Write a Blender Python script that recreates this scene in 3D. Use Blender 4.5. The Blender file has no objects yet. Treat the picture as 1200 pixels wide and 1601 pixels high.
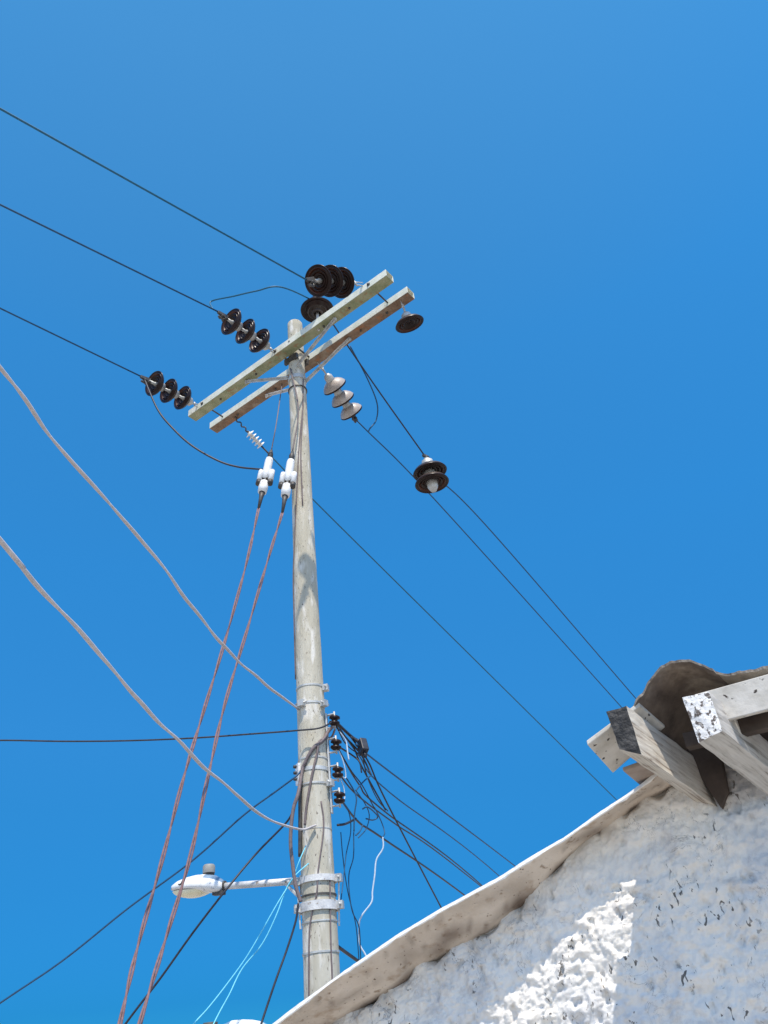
import bpy, math, random
from math import sin, cos, radians, pi
from mathutils import Vector, Matrix, noise
random.seed(7)
SC = bpy.context.scene
COL = SC.collection

# ------------------------------------------------------------------ camera
CAM = Vector((0, 0, 1.6)); PITCH = radians(35.0); ROLL = radians(6.45); FPX = 1250.0
Fw = Vector((0, cos(PITCH), sin(PITCH))); U0 = Vector((0, -sin(PITCH), cos(PITCH))); R0 = Vector((1, 0, 0))
Rt = R0 * cos(ROLL) - U0 * sin(ROLL); Up = R0 * sin(ROLL) + U0 * cos(ROLL)
cam_data = bpy.data.cameras.new('camera'); cam = bpy.data.objects.new('camera', cam_data); COL.objects.link(cam)
M3 = Matrix((Rt, Up, -Fw)).transposed()
cam.matrix_world = Matrix.Translation(CAM) @ M3.to_4x4()
cam_data.sensor_fit = 'VERTICAL'; cam_data.sensor_height = 24.0; cam_data.lens = 24.0 * FPX / 1601.0
cam_data.clip_start = 0.05; cam_data.clip_end = 5000
SC.camera = cam

# ------------------------------------------------------------------ world and sun
SUN_AZ, SUN_EL = radians(165), radians(62)
SUNV = Vector((sin(SUN_AZ) * cos(SUN_EL), cos(SUN_AZ) * cos(SUN_EL), sin(SUN_EL)))
world = bpy.data.worlds.new('World'); SC.world = world; world.use_nodes = True
nt = world.node_tree; nt.nodes.clear()
out = nt.nodes.new('ShaderNodeOutputWorld'); bg = nt.nodes.new('ShaderNodeBackground')
sky = nt.nodes.new('ShaderNodeTexSky'); sky.sky_type = 'NISHITA'; sky.sun_disc = False
sky.sun_elevation = SUN_EL; sky.sun_rotation = SUN_AZ; sky.altitude = 300; sky.air_density = 1.0
sky.dust_density = 0.2; sky.ozone_density = 3.0
hs = nt.nodes.new('ShaderNodeHueSaturation'); hs.inputs['Saturation'].default_value = 1.0; hs.inputs['Value'].default_value = 1.1
hs.inputs['Hue'].default_value = 0.5
geo = nt.nodes.new('ShaderNodeTexCoord'); sx = nt.nodes.new('ShaderNodeSeparateXYZ')
rp = nt.nodes.new('ShaderNodeValToRGB'); mx = nt.nodes.new('ShaderNodeMix'); mx.data_type = 'RGBA'; mx.blend_type = 'MULTIPLY'
mx.inputs[0].default_value = 1.0
els = rp.color_ramp.elements
SKY = [(0.08, (0.018, 0.17, 0.35)), (0.19, (0.043, 0.276, 0.455)), (0.27, (0.064, 0.36, 0.545)), (0.35, (0.094, 0.455, 0.66)), (0.52, (0.125, 0.62, 0.855)), (0.71, (0.18, 0.755, 0.98)), (0.91, (0.315, 0.87, 0.99))]
while len(els) < len(SKY): els.new(0.5)
for e_, (p_, c_) in zip(els, SKY): e_.position = p_; e_.color = (*c_, 1)
L = nt.links.new
mr = nt.nodes.new('ShaderNodeMapRange'); mr.interpolation_type = 'SMOOTHSTEP'   # unseen sun side (-y) graded less blue, added as whiter fill for the wall
mr.inputs['From Min'].default_value = -0.45; mr.inputs['From Max'].default_value = 0.12; mr.inputs['To Min'].default_value = 0.25; mr.inputs['To Max'].default_value = 1.0
L(sx.outputs['Y'], mr.inputs['Value']); L(mr.outputs['Result'], mx.inputs[0])
L(geo.outputs['Generated'], sx.inputs[0]); L(sx.outputs['Z'], rp.inputs[0])
L(sky.outputs[0], hs.inputs['Color']); L(hs.outputs[0], mx.inputs[6]); L(rp.outputs[0], mx.inputs[7])
L(mx.outputs[2], bg.inputs[0]); bg.inputs[1].default_value = 0.15; L(bg.outputs[0], out.inputs[0])
sl = bpy.data.lights.new('sun', 'SUN'); sl.energy = 3.2; sl.angle = radians(0.53); sl.color = (1.0, 0.91, 0.78)
so = bpy.data.objects.new('sun', sl); COL.objects.link(so); so.location = (0, 0, 30)
so.rotation_euler = SUNV.to_track_quat('Z', 'Y').to_euler()
SC.view_settings.view_transform = 'Standard'; SC.view_settings.look = 'None'
SC.view_settings.exposure = 0.65; SC.view_settings.gamma = 1.0; SC.view_settings.use_curve_mapping = False

# ------------------------------------------------------------------ measuring helpers (bearing of a point + its real distance)
def ray(x, y): return Fw + Rt * ((x - 600) / FPX) - Up * ((y - 800.5) / FPX)
def at(x, y, hd):                     # point seen at that bearing, hd metres away over the ground
    d = ray(x, y); return CAM + d * (hd / math.hypot(d.x, d.y))
def onplane(x, y, P, n):
    d = ray(x, y); return CAM + d * ((P - CAM).dot(n) / d.dot(n))
def dirv(az, el=0.0):
    a, e = radians(az), radians(el); return Vector((sin(a) * cos(e), cos(a) * cos(e), sin(e)))
def onbearing(P, az, x, y):           # point at bearing (x,y) in the vertical plane through P running towards az
    return onplane(x, y, P, Vector((cos(radians(az)), -sin(radians(az)), 0)))

# ------------------------------------------------------------------ materials
def mat(name, cols, scale=6.0, rough=0.8, bump=0.0, bscale=None, metal=0.0, stretch=(1, 1, 1), detail=6, spots=None, coat=0.0, spec=0.5, bdist=0.01, pos=None, dirt=None):
    m = bpy.data.materials.new(name); m.use_nodes = True; t = m.node_tree; N = t.nodes; Lk = t.links.new
    b = N['Principled BSDF']; tc = N.new('ShaderNodeTexCoord'); mp = N.new('ShaderNodeMapping'); mp.inputs['Scale'].default_value = stretch
    Lk(tc.outputs['Object'], mp.inputs[0])
    n = N.new('ShaderNodeTexNoise'); n.inputs['Scale'].default_value = scale; n.inputs['Detail'].default_value = detail; n.inputs['Roughness'].default_value = 0.6
    Lk(mp.outputs[0], n.inputs['Vector'])
    r = N.new('ShaderNodeValToRGB'); e = r.color_ramp.elements
    while len(e) < len(cols): e.new(0.5)
    for i, c in enumerate(cols):
        e[i].position = pos[i] if pos else 0.32 + 0.36 * i / max(1, len(cols) - 1); e[i].color = (*c, 1)
    Lk(n.outputs['Fac'], r.inputs[0]); last = r.outputs[0]
    for sp in (spots or []):
        sc_, lo, hi, c, st = sp
        mp2 = N.new('ShaderNodeMapping'); mp2.inputs['Scale'].default_value = st; mp2.inputs['Location'].default_value = (sc_, 1.7, lo * 9); Lk(tc.outputs['Object'], mp2.inputs[0])
        n2 = N.new('ShaderNodeTexNoise'); n2.inputs['Scale'].default_value = sc_; n2.inputs['Detail'].default_value = 5; Lk(mp2.outputs[0], n2.inputs['Vector'])
        r2 = N.new('ShaderNodeValToRGB'); r2.color_ramp.elements[0].position = lo; r2.color_ramp.elements[0].color = (0, 0, 0, 1)
        r2.color_ramp.elements[1].position = hi; r2.color_ramp.elements[1].color = (1, 1, 1, 1); Lk(n2.outputs['Fac'], r2.inputs[0])
        mm = N.new('ShaderNodeMix'); mm.data_type = 'RGBA'; Lk(r2.outputs[0], mm.inputs[0]); Lk(last, mm.inputs[6]); mm.inputs[7].default_value = (*c, 1); last = mm.outputs[2]
    if dirt:
        at2 = N.new('ShaderNodeAttribute'); at2.attribute_name = 'dirt'; mm = N.new('ShaderNodeMix'); mm.data_type = 'RGBA'; Lk(at2.outputs['Fac'], mm.inputs[0]); Lk(last, mm.inputs[6]); mm.inputs[7].default_value = (*dirt, 1); last = mm.outputs[2]
    Lk(last, b.inputs['Base Color'])
    b.inputs['Roughness'].default_value = rough; b.inputs['Metallic'].default_value = metal
    b.inputs['Coat Weight'].default_value = coat; b.inputs['Specular IOR Level'].default_value = spec
    if bump:
        nb = N.new('ShaderNodeTexNoise'); nb.inputs['Scale'].default_value = bscale or scale * 4; nb.inputs['Detail'].default_value = 8; Lk(mp.outputs[0], nb.inputs['Vector'])
        bp = N.new('ShaderNodeBump'); bp.inputs['Strength'].default_value = bump; bp.inputs['Distance'].default_value = bdist
        Lk(nb.outputs['Fac'], bp.inputs['Height']); Lk(bp.outputs[0], b.inputs['Normal'])
    return m
g = lambda v, w=0.0: (v * (1 + w), v, v * (1 - 1.5 * w))
M = {}
M['concrete'] = mat('pole_concrete', [(0.42, 0.385, 0.30), (0.48, 0.445, 0.36), (0.55, 0.52, 0.44)], 7, 0.95, 0.9, 70, stretch=(1, 1, 0.22), bdist=0.006, spec=0.15,
                    spots=[(16, 0.52, 0.66, (0.68, 0.65, 0.59), (1, 1, 0.25)), (26, 0.62, 0.80, (0.34, 0.30, 0.23), (1, 1, 0.3)), (60, 0.655, 0.68, (0.24, 0.21, 0.17), (1, 1, 0.3)), (70, 0.66, 0.70, (0.12, 0.10, 0.09), (1, 1, 0.5))])
M['galv_green'] = mat('shaded_green_steel', [(0.20, 0.22, 0.11), (0.30, 0.31, 0.18), (0.38, 0.37, 0.24)], 9, 0.7, 0.2, 80, spots=[(14, 0.60, 0.68, (0.30, 0.20, 0.10), (1, 1, 1))])  # greenish underside of the near arm, shade put into the darker colour
M['galv_rust'] = mat('shaded_rusty_steel', [(0.16, 0.09, 0.05), (0.23, 0.15, 0.095), (0.32, 0.25, 0.18)], 9, 0.75, 0.2, 80, spots=[(10, 0.55, 0.66, (0.32, 0.14, 0.06), (1, 1, 1))])  # rusty underside of the far arm, darkened further to paint its shade
M['galv_side'] = mat('sunlit_steel_face', [(0.56, 0.57, 0.45), (0.68, 0.68, 0.57), (0.76, 0.75, 0.66)], 9, 0.7, 0.2, 80, spots=[(14, 0.64, 0.74, (0.42, 0.36, 0.26), (1, 1, 1))])  # arm sides coloured lighter than the undersides to paint the sunlight
M['galv'] = mat('galvanised_steel', [(0.34, 0.34, 0.33), (0.50, 0.50, 0.48), (0.62, 0.62, 0.60)], 14, 0.5, 0.15, 90, metal=0.35)
M['galv_white'] = mat('bright_galvanised_band', [(0.46, 0.46, 0.46), (0.62, 0.61, 0.60), (0.74, 0.73, 0.71)], 16, 0.6, 0.2, 90, metal=0.1, spots=[(30, 0.62, 0.70, (0.30, 0.24, 0.19), (1, 1, 1))])
M['dark_steel'] = mat('dark_steel', [(0.03, 0.03, 0.03), (0.09, 0.08, 0.07)], 20, 0.55, 0.1, 90)
M['porc'] = mat('brown_glazed_porcelain', [(0.014, 0.007, 0.006), (0.030, 0.014, 0.011)], 12, 0.3, spec=0.25)
M['porc_top'] = mat('sun_glare_porcelain', [(0.34, 0.285, 0.25), (0.50, 0.43, 0.385)], 12, 0.45, coat=0.3)  # sun glare on brown disc tops, painted as a pale colour
M['porc_dusk'] = mat('brown_porcelain_crown', [(0.03, 0.018, 0.014), (0.10, 0.075, 0.062)], 10, 0.35, spec=0.4)
M['porc_rib'] = mat('reddish_ribbed_porcelain', [(0.05, 0.018, 0.011), (0.11, 0.04, 0.025)], 12, 0.4, spec=0.25)
M['white_porc'] = mat('white_porcelain', [(0.72, 0.71, 0.69), (0.85, 0.84, 0.82)], 25, 0.35, coat=0.3, spots=[(60, 0.62, 0.68, (0.20, 0.15, 0.12), (1, 1, 1))])
M['wire_blue'] = mat('oxidised_conductor', [(0.010, 0.055, 0.125), (0.015, 0.08, 0.17)], 30, 0.55)
M['wire_teal'] = mat('verdigris_conductor', [(0.006, 0.09, 0.17), (0.010, 0.12, 0.21)], 30, 0.55)
M['wire_black'] = mat('black_sheathed_cable', [(0.012, 0.013, 0.02), (0.03, 0.032, 0.045)], 30, 0.5)
M['wire_red'] = mat('red_brown_cable', [(0.15, 0.08, 0.08), (0.27, 0.155, 0.15)], 40, 0.7)
M['wire_grey'] = mat('pale_grey_cable', [(0.44, 0.41, 0.41), (0.56, 0.52, 0.52)], 40, 0.8)
M['wire_mauve'] = mat('thin_brown_cable', [(0.13, 0.10, 0.10), (0.20, 0.16, 0.16)], 40, 0.7)
M['wire_cyan'] = mat('pale_cyan_wire', [(0.12, 0.55, 0.72), (0.20, 0.65, 0.80)], 30, 0.5)
M['wire_white'] = mat('frayed_pale_wire', [(0.45, 0.55, 0.66), (0.6, 0.7, 0.8)], 30, 0.6)
M['lamp_white'] = mat('lamp_housing_paint', [(0.72, 0.72, 0.72), (0.84, 0.83, 0.82)], 20, 0.4, spots=[(30, 0.62, 0.7, (0.25, 0.28, 0.35), (1, 1, 1))])
M['lamp_grey'] = mat('lamp_rear_cover', [(0.16, 0.24, 0.34), (0.24, 0.33, 0.44)], 18, 0.3)
M['lens'] = mat('cream_lamp_lens', [(0.78, 0.70, 0.46), (0.88, 0.82, 0.62)], 10, 0.25, coat=0.4)
M['cell'] = mat('photocell_plastic', [(0.20, 0.20, 0.19), (0.30, 0.30, 0.28)], 10, 0.6)
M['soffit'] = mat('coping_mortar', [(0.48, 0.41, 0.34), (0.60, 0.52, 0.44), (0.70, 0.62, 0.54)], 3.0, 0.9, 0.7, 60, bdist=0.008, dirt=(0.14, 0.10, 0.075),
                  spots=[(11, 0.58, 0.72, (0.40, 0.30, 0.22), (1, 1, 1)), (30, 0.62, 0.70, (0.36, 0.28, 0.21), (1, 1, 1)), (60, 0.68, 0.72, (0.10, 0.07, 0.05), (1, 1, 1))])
M['limewash'] = mat('limewashed_edge', [(0.74, 0.73, 0.71), (0.85, 0.84, 0.82)], 30, 0.85, 0.5, 90, bdist=0.006)
M['board'] = mat('limewashed_board', [(0.42, 0.39, 0.34), (0.56, 0.53, 0.48), (0.66, 0.63, 0.58)], 8, 0.85, 0.5, 50, bdist=0.004, spots=[(40, 0.64, 0.68, (0.04, 0.03, 0.025), (1, 1, 1))])
M['brown_board'] = mat('bare_brown_board', [(0.26, 0.20, 0.16), (0.38, 0.31, 0.26)], 10, 0.85, 0.4, 60, bdist=0.004)
M['darkwood'] = mat('dark_roof_timber', [(0.035, 0.024, 0.018), (0.09, 0.065, 0.05)], 8, 0.9, 0.4, 60, bdist=0.004)
M['sheet'] = mat('old_brown_tile_sheet', [(0.045, 0.03, 0.023), (0.14, 0.105, 0.08), (0.36, 0.30, 0.23)], 5, 0.9, 0.5, 60, bdist=0.006, spots=[(10, 0.58, 0.68, (0.10, 0.075, 0.06), (1, 1, 1))])
M['sheet_rim'] = mat('weathered_sheet_rim', [(0.10, 0.08, 0.065), (0.20, 0.17, 0.14), (0.36, 0.32, 0.27)], 20, 0.95, 0.5, 80)
M['sheet_tan'] = mat('tan_roof_sheet', [(0.16, 0.13, 0.10), (0.28, 0.235, 0.185), (0.38, 0.33, 0.27)], 8, 0.95, 0.5, 50, bdist=0.006)
M['ground'] = mat('dusty_ground', [(0.30, 0.26, 0.21), (0.40, 0.35, 0.29), (0.46, 0.42, 0.36)], 1.5, 0.95, 0.4, 12, bdist=0.02)
M['plaster_side'] = mat('rough_render_side', [(0.55, 0.54, 0.53), (0.7, 0.69, 0.68)], 4, 0.9, 0.5, 30, bdist=0.01)

def wood(name, along, base, light, dark):      # grain runs along a world direction; painted wood weathering to grey
    m = bpy.data.materials.new(name); m.use_nodes = True; t = m.node_tree; N = t.nodes; Lk = t.links.new; b = N['Principled BSDF']
    tc = N.new('ShaderNodeTexCoord'); mp = N.new('ShaderNodeMapping')
    q = Vector(along).to_track_quat('X', 'Z').inverted().to_euler(); mp.inputs['Rotation'].default_value = q; Lk(tc.outputs['Object'], mp.inputs[0])
    mp2 = N.new('ShaderNodeMapping'); mp2.inputs['Scale'].default_value = (3.0, 45, 45); Lk(mp.outputs[0], mp2.inputs[0])
    n = N.new('ShaderNodeTexNoise'); n.inputs['Scale'].default_value = 1.3; n.inputs['Detail'].default_value = 8; n.inputs['Roughness'].default_value = 0.65; n.inputs['Distortion'].default_value = 0.6; Lk(mp2.outputs[0], n.inputs['Vector'])
    r = N.new('ShaderNodeValToRGB'); e = r.color_ramp.elements; e[0].position = 0.36; e[0].color = (*dark, 1); e[1].position = 0.62; e[1].color = (*light, 1); k = e.new(0.47); k.color = (*base, 1); Lk(n.outputs['Fac'], r.inputs[0])
    n3 = N.new('ShaderNodeTexNoise'); n3.inputs['Scale'].default_value = 14; n3.inputs['Detail'].default_value = 6; Lk(tc.outputs['Object'], n3.inputs['Vector'])
    r3 = N.new('ShaderNodeValToRGB'); r3.color_ramp.elements[0].position = 0.45; r3.color_ramp.elements[1].position = 0.6; Lk(n3.outputs['Fac'], r3.inputs[0])
    mm = N.new('ShaderNodeMix'); mm.data_type = 'RGBA'; Lk(r3.outputs[0], mm.inputs[0]); Lk(r.outputs[0], mm.inputs[6]); mm.inputs[7].default_value = (*light, 1)
    ml = N.new('ShaderNodeMath'); ml.operation = 'MULTIPLY'; ml.inputs[1].default_value = 0.55; Lk(r3.outputs[0], ml.inputs[0]); Lk(ml.outputs[0], mm.inputs[0])
    Lk(mm.outputs[2], b.inputs['Base Color']); b.inputs['Roughness'].default_value = 0.85
    bp = N.new('ShaderNodeBump'); bp.inputs['Strength'].default_value = 0.8; bp.inputs['Distance'].default_value = 0.006; Lk(n.outputs['Fac'], bp.inputs['Height']); Lk(bp.outputs[0], b.inputs['Normal'])
    return m

def stucco_mat():
    m = bpy.data.materials.new('white_roughcast_plaster'); m.use_nodes = True; t = m.node_tree; N = t.nodes; Lk = t.links.new; b = N['Principled BSDF']
    tc = N.new('ShaderNodeTexCoord')
    def nz(s, d=6, ro=0.6, st=(1, 1, 1), dist=0.0):
        mp = N.new('ShaderNodeMapping'); mp.inputs['Scale'].default_value = st; Lk(tc.outputs['Object'], mp.inputs[0])
        n = N.new('ShaderNodeTexNoise'); n.inputs['Scale'].default_value = s; n.inputs['Detail'].default_value = d; n.inputs['Roughness'].default_value = ro; n.inputs['Distortion'].default_value = dist
        Lk(mp.outputs[0], n.inputs['Vector']); return n.outputs['Fac']
    def ramp(v, stops):
        r = N.new('ShaderNodeValToRGB'); e = r.color_ramp.elements
        while len(e) < len(stops): e.new(0.5)
        for i, (p, c) in enumerate(stops): e[i].position = p; e[i].color = (*c, 1)
        Lk(v, r.inputs[0]); return r.outputs[0]
    def mix(f, a, bb):
        x = N.new('ShaderNodeMix'); x.data_type = 'RGBA'; Lk(f, x.inputs[0])
        Lk(a, x.inputs[6]) if hasattr(a, 'links') else None
        if not hasattr(a, 'links'): x.inputs[6].default_value = (*a, 1)
        x.inputs[7].default_value = (*bb, 1) if not hasattr(bb, 'links') else (1, 1, 1, 1)
        if hasattr(bb, 'links'): Lk(bb, x.inputs[7])
        return x.outputs[2]
    base = ramp(nz(3.2, 5), [(0.36, (0.71, 0.70, 0.69)), (0.5, (0.84, 0.80, 0.74)), (0.64, (0.88, 0.83, 0.76))])
    grime = ramp(nz(9, 7, 0.7, dist=0.5), [(0.54, (0, 0, 0)), (0.70, (0.6, 0.6, 0.6))])
    c = mix(grime, base, (0.46, 0.43, 0.42))
    # worn pits where the dark render under the limewash shows
    pits = ramp(nz(42, 3, 0.5, (1, 1, 0.5), 0.8), [(0.645, (0, 0, 0)), (0.665, (1, 1, 1))])
    reg = ramp(nz(3.6, 4), [(0.47, (0, 0, 0)), (0.54, (1, 1, 1))])
    ml = N.new('ShaderNodeMix'); ml.data_type = 'RGBA'; ml.blend_type = 'MULTIPLY'; ml.inputs[0].default_value = 1; Lk(pits, ml.inputs[6]); Lk(reg, ml.inputs[7])
    c = mix(ml.outputs[2], c, (0.15, 0.14, 0.13))
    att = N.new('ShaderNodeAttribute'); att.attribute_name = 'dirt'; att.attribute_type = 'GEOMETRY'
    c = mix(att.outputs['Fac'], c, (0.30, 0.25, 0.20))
    # hairline cracks near the coping and here and there
    cr = ramp(nz(7, 5, 0.65, dist=1.2), [(0.488, (0, 0, 0)), (0.500, (1, 1, 1)), (0.512, (0, 0, 0))])
    rg2 = ramp(nz(5, 2), [(0.50, (0, 0, 0)), (0.60, (0.7, 0.7, 0.7))])
    m3 = N.new('ShaderNodeMix'); m3.data_type = 'RGBA'; m3.blend_type = 'MULTIPLY'; m3.inputs[0].default_value = 1; Lk(cr, m3.inputs[6]); Lk(rg2, m3.inputs[7])
    c = mix(m3.outputs[2], c, (0.22, 0.20, 0.19))
    Lk(c, b.inputs['Base Color']); b.inputs['Roughness'].default_value = 0.9; b.inputs['Specular IOR Level'].default_value = 0.2
    vo = N.new('ShaderNodeTexVoronoi'); vo.inputs['Scale'].default_value = 90; Lk(tc.outputs['Object'], vo.inputs['Vector'])
    n1 = nz(80, 8, 0.75, dist=0.3)
    ad = N.new('ShaderNodeMath'); ad.operation = 'MULTIPLY_ADD'; ad.inputs[1].default_value = 0.35; Lk(vo.outputs['Distance'], ad.inputs[0]); Lk(n1, ad.inputs[2])
    bp = N.new('ShaderNodeBump'); bp.inputs['Strength'].default_value = 0.5; bp.inputs['Distance'].default_value = 0.010; Lk(ad.outputs[0], bp.inputs['Height']); Lk(bp.outputs[0], b.inputs['Normal'])
    return m
M['stucco'] = stucco_mat()

# ------------------------------------------------------------------ mesh helpers
class MB:
    def __init__(s): s.v = []; s.f = []; s.m = []; s.sm = []
    def add(s, vs, fs, mi=0, smooth=False):
        o = len(s.v); s.v += [Vector(p) for p in vs]
        for f in fs: s.f.append([i + o for i in f]); s.m.append(mi); s.sm.append(smooth)
        return s
    def hexa(s, p, mi=0):             # p: 8 corners, bottom loop 0-3, top loop 4-7
        return s.add(p, [(0, 3, 2, 1), (4, 5, 6, 7), (0, 1, 5, 4), (1, 2, 6, 5), (2, 3, 7, 6), (3, 0, 4, 7)], mi)
    def beam(s, A, B, w, h, up=Vector((0, 0, 1)), mi=0):
        A = Vector(A); B = Vector(B); d = (B - A).normalized(); x = d.cross(up).normalized(); z = x.cross(d).normalized()
        q = [A - x * w / 2 - z * h / 2, A + x * w / 2 - z * h / 2, A + x * w / 2 + z * h / 2, A - x * w / 2 + z * h / 2]
        return s.hexa(q + [k + (B - A) for k in q], mi)
    def tube(s, pts, r, seg=8, mi=0, cap=True):
        pts = [Vector(p) for p in pts]; n = len(pts); vs = []; fs = []; prev = None
        for i, p in enumerate(pts):
            d = (pts[min(i + 1, n - 1)] - pts[max(i - 1, 0)])
            d = d.normalized() if d.length > 1e-9 else Vector((0, 0, 1))
            if prev is None: a = d.orthogonal().normalized()
            else:
                a = (prev - d * prev.dot(d)); a = a.normalized() if a.length > 1e-6 else d.orthogonal().normalized()
            prev = a; b = d.cross(a); rr = r[i] if isinstance(r, (list, tuple)) else r
            vs += [p + (a * cos(2 * pi * k / seg) + b * sin(2 * pi * k / seg)) * rr for k in range(seg)]
        for i in range(n - 1):
            for k in range(seg):
                k2 = (k + 1) % seg; fs.append((i * seg + k, i * seg + k2, (i + 1) * seg + k2, (i + 1) * seg + k))
        if cap: fs.append(tuple(range(seg))[::-1]); fs.append(tuple((n - 1) * seg + k for k in range(seg)))
        return s.add(vs, fs, mi, True)
    def lathe(s, prof, seg=32, mi=0, X=None, mats=None):   # prof of (r,z) about local z; X: matrix
        X = X or Matrix(); vs = []
        for r, z in prof: vs += [X @ Vector((r * cos(2 * pi * k / seg), r * sin(2 * pi * k / seg), z)) for k in range(seg)]
        o = len(s.v); s.v += vs
        for i in range(len(prof) - 1):
            for k in range(seg):
                k2 = (k + 1) % seg
                s.f.append([o + i * seg + k, o + i * seg + k2, o + (i + 1) * seg + k2, o + (i + 1) * seg + k]); s.m.append(mats[i] if mats else mi); s.sm.append(True)
        return s
    def build(s, name, mats, parent=None, bevel=0.0, world=True):
        me = bpy.data.meshes.new(name)
        off = parent_loc(parent) if (parent and world) else Vector((0, 0, 0))
        me.from_pydata([tuple(p - off) for p in s.v], [], s.f)
        if not isinstance(mats, (list, tuple)): mats = [mats]
        for k in mats: me.materials.append(k)
        for p, mi, sm in zip(me.polygons, s.m, s.sm): p.material_index = mi; p.use_smooth = sm
        me.validate(); me.update()
        import bmesh
        bm = bmesh.new(); bm.from_mesh(me); bmesh.ops.recalc_face_normals(bm, faces=bm.faces); bm.to_mesh(me); bm.free()
        o = bpy.data.objects.new(name, me); COL.objects.link(o)
        if parent: o.parent = parent
        if bevel:
            b = o.modifiers.new('bevel', 'BEVEL'); b.width = bevel; b.segments = 2; b.limit_method = 'ANGLE'; b.harden_normals = False
        return o
def parent_loc(p):
    l = Vector((0, 0, 0))
    while p: l += p.location; p = p.parent
    return l
def tag(o, label=None, cat=None, group=None, kind=None):
    if label: o['label'] = label
    if cat: o['category'] = cat
    if group: o['group'] = group
    if kind: o['kind'] = kind
    return o
def empty(name, loc, label, cat, group=None):
    o = bpy.data.objects.new(name, None); COL.objects.link(o); o.location = loc; o.empty_display_size = 0.1
    return tag(o, label, cat, group)
def frame_mat(origin, zdir, xhint=Vector((0, 0, 1))):
    z = Vector(zdir).normalized(); x = (xhint - z * xhint.dot(z)); x = x.normalized() if x.length > 1e-5 else z.orthogonal().normalized()
    y = z.cross(x); m = Matrix((x, y, z)).transposed().to_4x4(); m.translation = Vector(origin); return m
def spline(pts, n=10):
    pts = [Vector(p) for p in pts]
    if len(pts) < 3:
        return [pts[0].lerp(pts[1], i / n) for i in range(n + 1)]
    out_ = []
    P = [pts[0] * 2 - pts[1]] + pts + [pts[-1] * 2 - pts[-2]]
    for i in range(1, len(P) - 2):
        a, b, c, d = P[i - 1:i + 3]
        for k in range(n):
            t = k / n
            out_.append(0.5 * ((2 * b) + (c - a) * t + (2 * a - 5 * b + 4 * c - d) * t * t + (3 * b - a - 3 * c + d) * t ** 3))
    out_.append(pts[-1]); return out_
def wire(name, pts, r, m, label, cat='wire', group=None, n=10, seg=6, wob=0.0, two=False):
    ps = spline(pts, n)
    if wob: ps = [p + Vector((noise.noise(p * 3.1), noise.noise(p * 3.1 + Vector((9, 0, 0))), noise.noise(p * 3.1 + Vector((0, 7, 0))))) * wob for p in ps]
    b = MB()
    if two:
        for sgn in (-1, 1):
            q = []; twist = 0.45 if 'guy' in name else 0.22; sep = 0.8 if 'guy' in name else 0.5
            for i, p in enumerate(ps):
                a = i * twist + (0 if sgn < 0 else pi); q.append(p + Vector((cos(a), sin(a), 0)) * r * sep)
            b.tube(q, r * 0.75, seg)
    else: b.tube(ps, r, seg)
    return tag(b.build(name, m), label, cat, group)

# ------------------------------------------------------------------ ground
gb = MB(); G = 2500
gb.add([(-G, -G, 0), (G, -G, 0), (G, G, 0), (-G, G, 0)], [(0, 1, 2, 3)])
tag(gb.build('ground', M['ground']), kind='structure')

# ------------------------------------------------------------------ house: roughcast wall, coping, eave
NAZ = radians(206); Nv = Vector((sin(NAZ), cos(NAZ), 0)); Tv = Vector((sin(radians(116)), cos(radians(116)), 0)); Zv = Vector((0, 0, 1))
d_ = ray(1120, 1265); W0 = CAM + d_ * (3.2 / math.hypot(d_.x, d_.y)); W0g = Vector((W0.x, W0.y, 0))
def hw(s, o, z): return W0g + Tv * s + Nv * o + Zv * z
def hpx(x, y, o):
    P = onplane(x, y, W0g + Nv * o, Nv); v = P - W0g; return v.dot(Tv), o, P.z
inner_px = [(440, 1655), (520, 1600), (571, 1571), (610, 1549), (630, 1537), (648, 1512), (680, 1498), (707, 1484), (735, 1470), (760, 1456), (778, 1443), (795, 1429), (832, 1400), (870, 1357), (915, 1315), (960, 1284), (985, 1265), (1010, 1248), (1060, 1225)]
IN = [hpx(x, y, 0.0) for x, y in inner_px]
IN = [(-3.3, 0, IN[0][2] - (IN[0][0] + 3.3) * 0.42)] + IN
def interp(tab, s):
    if s <= tab[0][0]: return tab[0][1]
    for (a, va), (b, vb) in zip(tab, tab[1:]):
        if s <= b: return va + (vb - va) * (s - a) / (b - a)
    return tab[-1][1]
INz = [(p[0], p[2]) for p in IN] + [(0.0, 2.46), (0.3, 2.47), (2.6, 2.47)]
house = empty('house', W0g, 'low whitewashed house with rough plaster wall and timber eave in the lower right corner', 'house')

def topz(s): return interp(INz, s)
wb = MB(); S0, S1, NS, NZ_ = -3.3, 2.6, 620, 230
cols = []; ss = []
s_ = S0
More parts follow.
